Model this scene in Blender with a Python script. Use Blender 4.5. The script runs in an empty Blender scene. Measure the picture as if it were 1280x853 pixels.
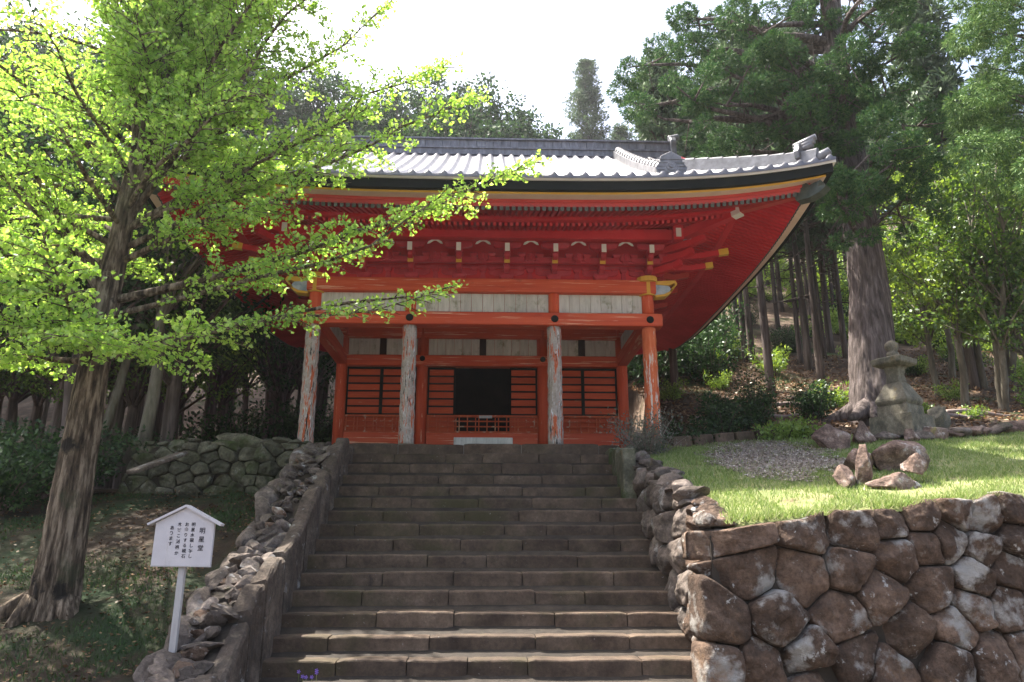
import bpy, bmesh, math, random
import numpy as np
from mathutils import Vector, Matrix, noise
R = math.radians
random.seed(7)
rng = np.random.default_rng(7)
sc = bpy.context.scene
C = sc.collection

# ------------------------------------------------------------------ camera, sky, sun, exposure
FPX, TH, YAW = 962.17, 0.2725, 0.0342
cam_d = bpy.data.cameras.new('camera')
cam = bpy.data.objects.new('camera', cam_d); C.objects.link(cam)
cam_d.sensor_width = 36.0; cam_d.lens = FPX / 1280 * 36; cam_d.clip_start = .05; cam_d.clip_end = 2000
cam.location = (0, 0, 0); cam.rotation_euler = (math.pi / 2 + TH, 0, -YAW)
sc.camera = cam
SUN = Vector((-.40, .30, 1.0)).normalized()
w = bpy.data.worlds.new('World'); sc.world = w; w.use_nodes = True
nt = w.node_tree; nt.nodes.clear()
sky = nt.nodes.new('ShaderNodeTexSky'); sky.sky_type = 'NISHITA'; sky.sun_disc = False
sky.sun_elevation = math.asin(SUN.z); sky.sun_rotation = math.atan2(SUN.x, SUN.y)
sky.air_density = 1.0; sky.dust_density = 6.0; sky.ozone_density = 1.0
bg = nt.nodes.new('ShaderNodeBackground'); bg.inputs[1].default_value = .13
ow = nt.nodes.new('ShaderNodeOutputWorld')
nt.links.new(sky.outputs[0], bg.inputs[0]); nt.links.new(bg.outputs[0], ow.inputs[0])
sl = bpy.data.lights.new('sun', 'SUN'); sl.energy = 5.0; sl.angle = R(.5); sl.color = (1, .94, .85)
so = bpy.data.objects.new('sun', sl); C.objects.link(so)
so.rotation_euler = (-SUN).to_track_quat('-Z', 'Y').to_euler()
sc.view_settings.view_transform = 'Standard'; sc.view_settings.look = 'None'
sc.view_settings.exposure = 1.95; sc.view_settings.gamma = 1
sc.render.engine = 'CYCLES'
sc.cycles.max_bounces = 8; sc.cycles.diffuse_bounces = 4; sc.cycles.transmission_bounces = 4
sc.cycles.transparent_max_bounces = 8; sc.cycles.use_denoising = True

def P(px, py, Y):
    """a point of the place seen at a pixel of the 1280 wide photograph, at distance Y"""
    a = (px - 640) / FPX; b = -(py - 426.5) / FPX
    ct, st = math.cos(TH), math.sin(TH)
    y = ct - b * st; z = st + b * ct; x = a
    c, s = math.cos(YAW), math.sin(YAW)
    X = x * c + y * s; Yy = -x * s + y * c
    k = Y / Yy
    return Vector((X * k, Y, z * k))
def Zp(py, Y): return P(604, py, Y).z
def lerp(a, b, t): return a + (b - a) * t
def interp(x, xs, ys): return float(np.interp(x, xs, ys))

# ------------------------------------------------------------------ naming helpers
def tag(o, label=None, cat=None, group=None, kind=None):
    if label: o['label'] = label
    if cat: o['category'] = cat
    if group: o['group'] = group
    if kind: o['kind'] = kind
    return o
def empty(name, loc=(0, 0, 0)):
    o = bpy.data.objects.new(name, None); C.objects.link(o); o.location = loc; o.empty_display_size = .2
    return o
def put(name, me, mats=None, parent=None, smooth=False):
    o = bpy.data.objects.new(name, me); C.objects.link(o)
    if mats is not None:
        for m in (mats if isinstance(mats, (list, tuple)) else [mats]): me.materials.append(m)
    if parent is not None:
        o.parent = parent
        o.matrix_parent_inverse = Matrix.Translation(-Vector(parent.location)) if parent.type == 'EMPTY' and parent.parent is None else Matrix.Identity(4)
    if smooth: me.polygons.foreach_set('use_smooth', [True] * len(me.polygons))
    return o
class MB:
    def __init__(s): s.v = []; s.f = []; s.m = []
    def add(s, vs, fs, mi=0):
        n = len(s.v); s.v += [tuple(v) for v in vs]; s.f += [[i + n for i in f] for f in fs]; s.m += [mi] * len(fs)
        return s
    def hexa(s, b, t, mi=0):
        return s.add(list(b) + list(t), [(3, 2, 1, 0), (4, 5, 6, 7), (0, 1, 5, 4), (1, 2, 6, 5), (2, 3, 7, 6), (3, 0, 4, 7)], mi)
    def box(s, x0, x1, y0, y1, z0, z1, mi=0):
        return s.hexa([(x0, y0, z0), (x1, y0, z0), (x1, y1, z0), (x0, y1, z0)], [(x0, y0, z1), (x1, y0, z1), (x1, y1, z1), (x0, y1, z1)], mi)
    def bar(s, p0, p1, w, h, mi=0, up=(0, 0, 1)):
        p0 = Vector(p0); p1 = Vector(p1); d = (p1 - p0).normalized(); sd = d.cross(Vector(up))
        sd = sd.normalized() if sd.length > 1e-5 else Vector((1, 0, 0)); u = sd.cross(d).normalized()
        q = [(-w / 2, -h / 2), (w / 2, -h / 2), (w / 2, h / 2), (-w / 2, h / 2)]
        return s.hexa([p0 + sd * a + u * b for a, b in q], [p1 + sd * a + u * b for a, b in q], mi)
    def prism(s, poly, fn, t0, t1, mi=0):
        n = len(poly)
        a = [fn(x, z, t0) for x, z in poly]; b = [fn(x, z, t1) for x, z in poly]
        return s.add(a + b, [list(range(n))[::-1], list(range(n, 2 * n))] + [(i, (i + 1) % n, n + (i + 1) % n, n + i) for i in range(n)], mi)
    def tube(s, pts, rad, n=8, mi=0, cap=True, amp=0, fr=3., ridge=0):
        pts = [Vector(p) for p in pts]; rows = []
        pu = None
        for i, p in enumerate(pts):
            d = (pts[min(i + 1, len(pts) - 1)] - pts[max(i - 1, 0)]).normalized()
            if pu is None: pu = d.orthogonal().normalized()
            pu = (pu - d * pu.dot(d)).normalized(); pv = d.cross(pu)
            r = rad[i] if hasattr(rad, '__len__') else rad
            row = []
            for k in range(n):
                a = 2 * math.pi * k / n
                rr = r
                if amp: rr = r * (1 + amp * noise.noise(Vector((math.cos(a) * fr, math.sin(a) * fr, p.z * .8))) + amp * .6 * noise.noise(Vector((math.cos(a) * fr * 3, math.sin(a) * fr * 3, p.z * 2.))))
                if ridge:
                    wz = .35 * noise.noise(Vector((p.z * 1.3, a * 1.5, 4)))
                    rr *= 1 + ridge * (.5 - 1.6 * abs(noise.noise(Vector((math.cos(a + wz) * fr * 1.9, math.sin(a + wz) * fr * 1.9, p.z * 1.5))))) + ridge * .35 * noise.noise(Vector((math.cos(a) * 14, math.sin(a) * 14, p.z * 9)))
                row.append(p + (pu * math.cos(a) + pv * math.sin(a)) * rr)
            rows.append(row)
        vs = [v for r_ in rows for v in r_]; fs = []
        for i in range(len(rows) - 1):
            for k in range(n): fs.append((i * n + k, i * n + (k + 1) % n, (i + 1) * n + (k + 1) % n, (i + 1) * n + k))
        if cap: fs.append(list(range(n))[::-1]); fs.append([(len(rows) - 1) * n + k for k in range(n)])
        return s.add(vs, fs, mi)
    def lathe(s, c, prof, n=16, mi=0, square=False):
        c = Vector(c); vs = []; fs = []
        for r, z in prof:
            for k in range(n):
                a = 2 * math.pi * (k + (.5 if square else 0)) / n
                vs.append(c + Vector((r * math.cos(a), r * math.sin(a), z)))
        for i in range(len(prof) - 1):
            for k in range(n): fs.append((i * n + k, i * n + (k + 1) % n, (i + 1) * n + (k + 1) % n, (i + 1) * n + k))
        fs.append(list(range(n))[::-1]); fs.append([(len(prof) - 1) * n + k for k in range(n)])
        return s.add(vs, fs, mi)
    def mesh(s, name):
        me = bpy.data.meshes.new(name); me.from_pydata(s.v, [], s.f); me.update()
        if any(s.m): me.polygons.foreach_set('material_index', s.m)
        return me
    def build(s, name, mats, parent=None, smooth=False, bevel=0):
        me = s.mesh(name)
        if bevel:
            bm = bmesh.new(); bm.from_mesh(me)
            bmesh.ops.bevel(bm, geom=[e for e in bm.edges], offset=bevel, segments=1, affect='EDGES', clamp_overlap=True)
            bm.to_mesh(me); bm.free()
        return put(name, me, mats, parent, smooth)

# ------------------------------------------------------------------ materials
def new_mat(name):
    m = bpy.data.materials.new(name); m.use_nodes = True; t = m.node_tree; t.nodes.clear()
    return m, t
def N(t, kind, **kw):
    n = t.nodes.new('ShaderNode' + kind)
    for k, v in kw.items():
        if k in n.inputs: n.inputs[k].default_value = v
        else: setattr(n, k, v)
    return n
def ramp(t, fac, stops, interp_='LINEAR'):
    r = t.nodes.new('ShaderNodeValToRGB'); r.color_ramp.interpolation = interp_
    e = r.color_ramp.elements
    while len(e) < len(stops): e.new(.5)
    for i, (p, c) in enumerate(stops):
        e[i].position = p; e[i].color = (c[0], c[1], c[2], 1) if hasattr(c, '__len__') else (c, c, c, 1)
    t.links.new(fac, r.inputs[0]); return r.outputs[0]
def coords(t, scale, coord='Object'):
    tc = t.nodes.new('ShaderNodeTexCoord'); mp = t.nodes.new('ShaderNodeMapping')
    mp.inputs['Scale'].default_value = scale if hasattr(scale, '__len__') else (scale,) * 3
    t.links.new(tc.outputs[coord], mp.inputs[0]); return mp.outputs[0]
def nz(t, vec, scale=1., detail=6, rough=.6, dist=0.):
    n = t.nodes.new('ShaderNodeTexNoise'); n.inputs['Scale'].default_value = scale; n.inputs['Detail'].default_value = detail
    n.inputs['Roughness'].default_value = rough; n.inputs['Distortion'].default_value = dist
    t.links.new(vec, n.inputs['Vector']); return n.outputs['Fac']
def mix(t, fac, a, b, mode='MIX'):
    m = t.nodes.new('ShaderNodeMix'); m.data_type = 'RGBA'; m.blend_type = mode
    for s, v in ((m.inputs[0], fac), (m.inputs[6], a), (m.inputs[7], b)):
        if isinstance(v, (int, float)): s.default_value = v
        elif isinstance(v, tuple): s.default_value = (v[0], v[1], v[2], 1)
        else: t.links.new(v, s)
    return m.outputs[2]
def mk(name, stops, scale=3., stretch=(1, 1, 1), rough=.8, bump=.3, bscale=None, patches=(), island=0., spec=.3, world=False, detail=8, bdist=.02, speck=0.):
    """noise-ramp colour, patches = (colour, scale, lo, hi, stretch), island = per-piece brightness variation"""
    m, t = new_mat(name)
    co = 'Object'
    v = coords(t, stretch, co)
    col = ramp(t, nz(t, v, scale, detail), stops)
    if island:
        g = t.nodes.new('ShaderNodeNewGeometry')
        col = mix(t, 1., col, ramp(t, g.outputs['Random Per Island'], [(0, (1 - island,) * 3), (1, (1 + island * .6,) * 3)]), 'MULTIPLY')
    if speck:
        col = mix(t, 1., col, ramp(t, nz(t, coords(t, 1., co), scale * 9, 6, .75), [(.3, (1 - speck,) * 3), (.5, (1,) * 3), (.72, (1 + speck,) * 3)]), 'MULTIPLY')
        col = mix(t, 1., col, ramp(t, nz(t, coords(t, 1., co), scale * 2.3, 5, .7), [(.35, (1 - speck * .7,) * 3), (.65, (1 + speck * .6,) * 3)]), 'MULTIPLY')
    for p in patches:
        pc, ps, lo, hi = p[:4]; st = p[4] if len(p) > 4 else (1, 1, 1)
        f = ramp(t, nz(t, coords(t, st, co), ps, 7, .65), [(lo, 0.), (hi, 1.)])
        col = mix(t, f, col, tuple(pc))
    b = N(t, 'BsdfPrincipled', Roughness=rough); b.inputs['Specular IOR Level'].default_value = spec
    t.links.new(col, b.inputs['Base Color'])
    if bump:
        bn = t.nodes.new('ShaderNodeBump'); bn.inputs['Strength'].default_value = bump; bn.inputs['Distance'].default_value = bdist
        t.links.new(nz(t, v, (bscale or scale * 3), 8, .7), bn.inputs['Height']); t.links.new(bn.outputs[0], b.inputs['Normal'])
    o = t.nodes.new('ShaderNodeOutputMaterial'); t.links.new(b.outputs[0], o.inputs[0])
    return m
def leafmat(name, cols, trans=.5, gloss=.06, tcol=None):
    m, t = new_mat(name)
    g = t.nodes.new('ShaderNodeNewGeometry')
    n = len(cols)
    col = ramp(t, g.outputs['Random Per Island'], [(i / (n - 1), c) for i, c in enumerate(cols)])
    d = t.nodes.new('ShaderNodeBsdfDiffuse'); tr = t.nodes.new('ShaderNodeBsdfTranslucent'); gl = N(t, 'BsdfGlossy', Roughness=.45)
    gl.inputs['Color'].default_value = (.9, .95, .9, 1)
    t.links.new(col, d.inputs[0])
    if tcol: t.links.new(mix(t, 1., col, tcol, 'MULTIPLY'), tr.inputs[0])
    else: t.links.new(col, tr.inputs[0])
    a = t.nodes.new('ShaderNodeMixShader'); a.inputs[0].default_value = trans
    t.links.new(d.outputs[0], a.inputs[1]); t.links.new(tr.outputs[0], a.inputs[2])
    b = t.nodes.new('ShaderNodeMixShader'); b.inputs[0].default_value = gloss
    t.links.new(a.outputs[0], b.inputs[1]); t.links.new(gl.outputs[0], b.inputs[2])
    o = t.nodes.new('ShaderNodeOutputMaterial'); t.links.new(b.outputs[0], o.inputs[0])
    return m

M = {}
M['brown_stone'] = mk('brown_stone', [(.3, (.07, .043, .028)), (.5, (.14, .09, .062)), (.72, (.25, .17, .12))], 2.2, speck=.45, rough=.85, bump=1., bscale=7, island=.38, bdist=.12,
    patches=[((.36, .34, .31), 2.1, .54, .63), ((.05, .035, .028), 1.6, .60, .72), ((.52, .51, .48), 6., .62, .68), ((.30, .16, .07), 1.1, .60, .74)])
M['grey_stone'] = mk('grey_stone', [(.3, (.055, .042, .034)), (.5, (.11, .087, .072)), (.72, (.2, .165, .14))], 3., speck=.45, rough=.85, bump=.9, bscale=10, island=.35, bdist=.04,
    patches=[((.34, .33, .32), 4., .58, .67), ((.04, .035, .032), 2., .6, .72), ((.07, .08, .035), 2.4, .6, .72)])
M['mossy_stone'] = mk('mossy_stone', [(.3, (.05, .048, .03)), (.5, (.10, .095, .065)), (.72, (.17, .16, .12))], 3., speck=.45, rough=.9, bump=.9, bscale=10, island=.3, bdist=.04,
    patches=[((.3, .3, .27), 4., .62, .72), ((.045, .06, .02), 1.4, .5, .62)])
M['step_stone'] = mk('step_stone', [(.3, (.046, .030, .020)), (.5, (.086, .059, .040)), (.72, (.14, .10, .07))], 2.5, speck=.3, rough=.8, bump=.6, bscale=25, island=.28,
    patches=[((.05, .042, .018), .9, .52, .68), ((.2, .18, .165), 22., .66, .72), ((.02, .016, .013), 3.5, .62, .75)])
M['kerb_stone'] = mk('kerb_stone', [(.3, (.055, .040, .030)), (.5, (.10, .076, .058)), (.72, (.17, .135, .105))], 2., speck=.5, rough=.85, bump=1., bscale=8, bdist=.06, patches=[((.3, .29, .28), 5., .6, .68), ((.04, .035, .03), 1.5, .55, .7)])
M['rock_red'] = mk('rock_red', [(.3, (.08, .05, .038)), (.5, (.17, .115, .09)), (.72, (.29, .22, .18))], 3.5, speck=.45, rough=.85, bump=.9, bscale=12, bdist=.04,
    patches=[((.5, .47, .44), 5., .58, .66), ((.22, .2, .06), 3., .62, .7)])
M['granite'] = mk('granite', [(.3, (.08, .072, .055)), (.5, (.15, .135, .10)), (.72, (.23, .21, .165))], 5., speck=.3, rough=.9, bump=.5, bscale=40,
    patches=[((.22, .16, .06), 2.5, .58, .7), ((.06, .065, .05), 1.8, .55, .68)])
M['joint'] = mk('joint', [(.3, (.018, .014, .010)), (.7, (.05, .038, .028))], 6, bump=.5)
M['platform'] = mk('platform_stone', [(.3, (.1, .09, .08)), (.7, (.19, .175, .155))], 4, bump=.4)
M['red'] = mk('bengara_red', [(.3, (.42, .012, .018)), (.55, (.54, .020, .028)), (.8, (.60, .04, .045))], 1.6, rough=.55, bump=.12, spec=.4,
    patches=[((.22, .012, .01), 5., .6, .8, (1, 1, 3)), ((.5, .06, .04), 18., .66, .8)])
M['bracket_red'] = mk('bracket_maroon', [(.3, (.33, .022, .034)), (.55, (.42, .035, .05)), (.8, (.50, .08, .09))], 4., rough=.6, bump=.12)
M['eave_red'] = mk('eave_red', [(.3, (.40, .035, .03)), (.7, (.50, .06, .045))], 1.3, rough=.5, bump=.08)
OR = [(.3, (.46, .052, .018)), (.55, (.56, .085, .030)), (.8, (.64, .14, .06))]
M['orange_x'] = mk('orange_beam_paint', OR, 2., (.35, 3, 6), rough=.6, bump=.3, patches=[((.74, .42, .27), 3., .58, .64, (.3, 3, 9)), ((.3, .04, .015), 2.5, .62, .75, (.6, 3, 3))])
M['orange_y'] = mk('orange_side_beam_paint', OR, 2., (3, .35, 6), rough=.6, bump=.3, patches=[((.7, .36, .22), 3., .60, .66, (3, .3, 9))])
M['orange_z'] = mk('orange_post_paint', OR, 2., (5, 5, .5), rough=.6, bump=.3, patches=[((.74, .40, .25), 3., .61, .66, (6, 6, .6)), ((.3, .04, .015), 2.5, .62, .75, (3, 3, .8))])
M['shutter'] = mk('shutter_paint', [(.3, (.36, .045, .012)), (.7, (.52, .08, .02))], 3., (.6, 3, 4), rough=.65, bump=.25, island=.2, patches=[((.55, .25, .13), 4., .64, .70, (.5, 3, 6))])
M['lattice'] = mk('worn_lattice_paint', [(.3, (.35, .05, .015)), (.7, (.5, .1, .03))], 4., rough=.7, bump=.2, patches=[((.45, .3, .2), 6., .55, .66)])
M['peel'] = mk('peeling_column', [(.35, (.30, .25, .21)), (.6, (.46, .42, .38)), (.8, (.58, .56, .54))], 3., (6, 6, .8), rough=.85, bump=.7, bscale=6, speck=.2,
    patches=[((.45, .10, .035), 3., .53, .575, (6, 6, .8)), ((.035, .028, .024), 3.4, .585, .615, (9, 9, 1.3)), ((.66, .66, .67), 3.7, .60, .64, (7, 7, 1.2))])
M['peel_orange'] = mk('peeling_orange_column', [(.35, (.5, .09, .03)), (.6, (.62, .16, .06)), (.8, (.62, .36, .24))], 3., (6, 6, .8), rough=.8, bump=.6, bscale=6,
    patches=[((.62, .55, .48), 3., .55, .59, (5, 5, .7)), ((.06, .045, .04), 3.4, .66, .69, (9, 9, 1.3))])
M['board'] = mk('weathered_white_board', [(.3, (.42, .41, .37)), (.6, (.56, .55, .50)), (.8, (.64, .63, .60))], 3., (6, 3, .8), rough=.85, bump=.25, island=.10,
    patches=[((.20, .21, .12), 2.2, .56, .72, (2, 2, 1.6)), ((.3, .29, .25), 9., .62, .7, (4, 1, .6))])
M['dark_wood'] = mk('dark_wood', [(.3, (.02, .012, .01)), (.7, (.05, .03, .022))], 4, bump=.2)
M['black'] = mk('black_lacquer', [(.3, (.006, .008, .007)), (.7, (.014, .016, .014))], 3, rough=.75, bump=.05, spec=.12)
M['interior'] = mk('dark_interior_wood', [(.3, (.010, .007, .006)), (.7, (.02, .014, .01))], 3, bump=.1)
M['gold'] = mk('gold_paint', [(.3, (.55, .30, .03)), (.7, (.66, .39, .06))], 2, rough=.5, bump=.05)
M['white'] = mk('white_paint', [(.3, (.66, .62, .58)), (.7, (.78, .75, .72))], 5, rough=.7, bump=.08)
M['cream'] = mk('cream_board', [(.3, (.60, .44, .35)), (.7, (.70, .55, .46))], 3, rough=.7, bump=.05)
M['bronze'] = mk('dark_bronze', [(.3, (.025, .035, .028)), (.7, (.07, .085, .07))], 8, rough=.5, bump=.3, spec=.5)
M['blue'] = mk('pale_blue_paint', [(.35, (.22, .30, .38)), (.7, (.5, .55, .58))], 9, rough=.7, bump=.1)
M['tile'] = mk('roof_tile', [(.3, (.06, .06, .07)), (.55, (.11, .11, .125)), (.8, (.19, .19, .21))], 3., rough=.5, bump=.15, bscale=30, spec=.6,
    patches=[((.12, .11, .10), 4., .62, .78)])
M['ridge'] = mk('ridge_tile', [(.3, (.09, .09, .105)), (.55, (.16, .16, .185)), (.8, (.28, .28, .32))], 5., (2.5, 2.5, .7), rough=.5, bump=.3, spec=.5)
M['trimtile'] = mk('trim_tile', [(.3, (.09, .09, .095)), (.7, (.21, .21, .225))], 7., rough=.45, bump=.2, spec=.5)
M['sign'] = mk('sign_board_paint', [(.3, (.46, .43, .44)), (.7, (.54, .51, .52))], 4, rough=.7, bump=.15, patches=[((.36, .33, .31), 5., .6, .8, (3, 3, .6))])
M['signpost'] = mk('sign_post_paint', [(.3, (.34, .32, .31)), (.7, (.44, .42, .41))], 8, (3, 3, .6), rough=.7, bump=.2)
M['ink'] = mk('ink', [(.3, (.015, .013, .02)), (.7, (.03, .025, .035))], 4, bump=0)
M['ginkgo_bark'] = mk('ginkgo_bark', [(.36, (.03, .021, .014)), (.5, (.12, .088, .06)), (.62, (.30, .235, .17))], 3.2, (6, 6, .9), rough=.95, bump=1., bscale=4, bdist=.06,
    patches=[((.022, .018, .014), 1.5, .6, .66, (1.3, 1.3, 1.3)), ((.05, .065, .03), 1.3, .58, .72)])
M['cedar_bark'] = mk('cedar_bark', [(.34, (.045, .035, .03)), (.5, (.105, .083, .075)), (.68, (.20, .165, .155))], 2.2, (7, 7, .5), rough=.95, bump=.9, bscale=3.4, bdist=.05,
    patches=[((.05, .06, .03), 1., .6, .76)])
M['far_bark'] = mk('forest_bark', [(.34, (.035, .026, .022)), (.5, (.08, .06, .05)), (.68, (.17, .135, .12))], 1.6, (5, 5, .4), rough=.95, bump=.5, island=.3)
M['pale_bark'] = mk('pale_bark', [(.34, (.07, .06, .045)), (.5, (.13, .115, .085)), (.68, (.22, .2, .16))], 2., (4, 4, .8), rough=.95, bump=.5)
M['twig'] = mk('dry_twig', [(.3, (.14, .10, .09)), (.7, (.3, .24, .21))], 5, bump=.1)
M['litter_ground'] = mk('forest_soil', [(.3, (.035, .022, .014)), (.5, (.085, .055, .036)), (.72, (.19, .14, .10))], 1.4, rough=.95, bump=.8, bscale=14, bdist=.05,
    patches=[((.04, .07, .018), .5, .55, .68)])
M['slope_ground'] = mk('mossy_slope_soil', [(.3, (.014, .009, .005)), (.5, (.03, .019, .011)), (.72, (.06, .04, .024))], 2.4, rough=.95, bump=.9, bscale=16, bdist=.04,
    patches=[((.013, .03, .008), 1.0, .42, .6)])  # soil tones darkened to stand in for shade on the slope
M['lawn_ground'] = mk('lawn_soil', [(.3, (.12, .15, .05)), (.5, (.19, .21, .08)), (.75, (.28, .25, .13))], 3., rough=.95, bump=.6, bscale=20, bdist=.03, patches=[((.13, .09, .055), 1.1, .56, .68)])
M['gravel'] = mk('fine_gravel', [(.3, (.15, .12, .09)), (.5, (.27, .22, .18)), (.72, (.42, .37, .32))], 18., rough=.95, bump=.8, bscale=40, bdist=.02)
M['path'] = mk('trodden_earth', [(.3, (.07, .06, .05)), (.7, (.16, .14, .12))], 2., rough=.95, bump=.5, bscale=18)
L = {}
L['ginkgo'] = leafmat('ginkgo_leaf', [(.20, .38, .055), (.28, .48, .075), (.37, .58, .11), (.52, .70, .20)], .66, .04, (1.15, 1.08, .75))
L['cedar'] = leafmat('cedar_needle', [(.025, .07, .025), (.045, .11, .035), (.07, .15, .045), (.13, .22, .06)], .18, .02)
L['cedar_far'] = leafmat('far_cedar_needle', [(.05, .08, .045), (.07, .11, .05), (.10, .15, .07)], .4, .03)
L['cedar_light'] = leafmat('light_cedar_needle', [(.04, .10, .03), (.08, .16, .045), (.13, .22, .06), (.2, .3, .09)], .2, .02)
L['broad'] = leafmat('broad_leaf', [(.03, .07, .015), (.06, .13, .022), (.10, .19, .03), (.16, .26, .05)], .45, .04, (1.3, 1.2, .6))
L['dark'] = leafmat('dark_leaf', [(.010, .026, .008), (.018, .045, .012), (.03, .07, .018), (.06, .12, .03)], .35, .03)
L['bright'] = leafmat('bright_leaf', [(.10, .19, .03), (.18, .30, .045), (.28, .42, .08)], .5, .05, (1.3, 1.15, .6))
L['grass'] = leafmat('grass_blade', [(.12, .20, .04), (.19, .28, .06), (.28, .35, .10), (.42, .42, .22)], .4, .03)
L['dark_grass'] = leafmat('shade_grass_blade', [(.018, .045, .010), (.03, .07, .014), (.05, .10, .02)], .35, .03)  # darker copy of the grass blade, slope shade put into its colour
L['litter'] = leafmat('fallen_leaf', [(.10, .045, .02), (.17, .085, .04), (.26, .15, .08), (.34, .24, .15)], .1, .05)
L['litter_dark'] = leafmat('shaded_fallen_leaf', [(.05, .022, .01), (.08, .04, .02), (.13, .075, .04), (.2, .14, .085)], .1, .02)  # fallen leaf colours darkened, shade of the left slope painted in
L['sparse'] = leafmat('dusty_leaf', [(.09, .10, .07), (.14, .16, .11), (.2, .17, .15)], .3, .05)

# ------------------------------------------------------------------ terrain heights
CX = -.08
def lawn_z(x, y): return -1.99 + .05 * x + .277 * y
def wall_line(x): return 8.0 + (x - 2.28) * .158
def left_z(y): return interp(y, [4, 5, 6.5, 7.3, 8.3, 9.2, 10.2, 12.3, 14, 17, 22, 30, 45, 70, 140], [-1.6, -1.5, -1.22, -1.0, -.46, -.12, .32, .93, 1.15, 1.5, 2.3, 4.5, 13, 29, 55])
def right_z(x, y): return interp(y, [12.8, 14, 18, 22, 30, 45, 70, 100, 140], [1.6, 2.15, 3.3, 4.7, 8.4, 16.5, 32, 46, 58]) + .04 * max(0, min(x - 4, 12))
def floor_z(x, y):
    t = max(0., min(1., (x + 5) / 8.)); t = t * t * (3 - 2 * t)
    z = lerp(left_z(y), right_z(x, y), t)
    if -5.2 < x < 4.2 and y < 22.5: z = min(z, 1.7) if y > 12.6 else -.2 + (y - 12.6) * .4
    z += .18 * noise.noise(Vector((x * .35, y * .35, 0))) * (0 if y < 13.6 else min(1, (y - 13.6) / 2)) + (.8 * noise.noise(Vector((x * .07, y * .07, 3))) if y > 26 else 0)
    return z
def grid(name, xs, ys, fn, mat, label=None, keep=None, smooth=True):
    vs = [(x, y, fn(x, y)) for y in ys for x in xs]; nx = len(xs); fs = []
    for j in range(len(ys) - 1):
        for i in range(nx - 1):
            if keep and not keep(.5 * (xs[i] + xs[i + 1]), .5 * (ys[j] + ys[j + 1])): continue
            fs.append((j * nx + i, j * nx + i + 1, (j + 1) * nx + i + 1, (j + 1) * nx + i))
    me = bpy.data.meshes.new(name); me.from_pydata(vs, [], fs)
    o = put(name, me, mat, None, smooth); tag(o, label, None, None, 'structure'); return o
def lin(a, b, n): return [a + (b - a) * i / (n - 1) for i in range(n)]
grid('path', lin(-300, 300, 13), [-300, -60, -10, 0, 3, 6, 10, 60, 300], lambda x, y: -1.62 if y < 7 else -2.2, M['path'], 'trodden earth path at the foot of the stone stairs')
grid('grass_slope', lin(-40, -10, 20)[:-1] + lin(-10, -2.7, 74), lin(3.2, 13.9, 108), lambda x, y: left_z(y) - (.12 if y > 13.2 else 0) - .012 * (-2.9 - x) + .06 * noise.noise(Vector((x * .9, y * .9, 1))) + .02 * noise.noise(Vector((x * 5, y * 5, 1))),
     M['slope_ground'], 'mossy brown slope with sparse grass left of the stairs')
xs_l, vs_l = lin(2.40, 14, 90), lin(0, 1, 70); vv = []
for v_ in vs_l:
    for x_ in xs_l:
        y_ = lerp(wall_line(x_) - .06, 13.4, v_); vv.append((x_, y_, lawn_z(x_, y_) + .025 * noise.noise(Vector((x_ * 1.5, y_ * 1.5, 1))) - (.05 if v_ == 0 else 0) - .16 * max(0, 1 - (x_ - 2.40) / .3)))
me_l = bpy.data.meshes.new('lawn'); me_l.from_pydata(vv, [], [(a * 90 + b, a * 90 + b + 1, a * 90 + b + 91, a * 90 + b + 90) for a in range(69) for b in range(89)])
tag(put('lawn', me_l, M['lawn_ground'], None, True), 'sloping sunlit lawn above the right retaining wall', None, None, 'structure')
grid('forest_floor', lin(-150, -30, 25)[:-1] + lin(-30, 30, 121)[:-1] + lin(30, 150, 25), lin(12.7, 30, 70)[:-1] + lin(30, 150, 70), floor_z, M['litter_ground'], 'brown forest floor rising into the wooded hill behind the hall')

# ------------------------------------------------------------------ stones
def rock_data(size, seed, sub=3, flat=.0, rough=.10):
    rs = random.Random(seed)
    bm = bmesh.new(); bmesh.ops.create_icosphere(bm, subdivisions=sub, radius=1)
    planes = []
    for _ in range(16):
        d = Vector((rs.gauss(0, 1), rs.gauss(0, 1), rs.gauss(0, 1))).normalized(); planes.append((d, rs.uniform(.45, .78)))
    off = Vector((rs.uniform(-50, 50),) * 3)
    for v in bm.verts:
        p = v.co.copy() * 1.05
        for d, h in planes:
            q = p.dot(d)
            if q > h: p -= d * (q - h) * .985
        p += p.normalized() * (rough * .6 * noise.noise(p * 1.6 + off) + rough * .55 * noise.noise(p * 5 + off) + rough * .3 * noise.noise(p * 11 + off))
        p *= 1.12
        v.co = Vector((p.x * size[0], p.y * size[1], p.z * size[2]))
    vs = [v.co.copy() for v in bm.verts]; fs = [[v.index for v in f.verts] for f in bm.faces]
    bm.free(); return vs, fs
def rock(mb, c, size, rot=(0, 0, 0), seed=0, sub=4, rough=.1, mi=0):
    vs, fs = rock_data(size, seed, sub, rough=rough)
    from mathutils import Euler
    m = Euler(rot).to_matrix(); c = Vector(c)
    mb.add([m @ v + c for v in vs], fs, mi)
def clip(poly, nx, ny, d):   # keep nx*x+ny*y<=d
    out = []
    for i in range(len(poly)):
        a = poly[i]; b = poly[(i + 1) % len(poly)]
        da = nx * a[0] + ny * a[1] - d; db = nx * b[0] + ny * b[1] - d
        if da <= 0: out.append(a)
        if (da < 0 < db) or (db < 0 < da):
            t = da / (da - db); out.append((a[0] + (b[0] - a[0]) * t, a[1] + (b[1] - a[1]) * t))
    return out
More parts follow.
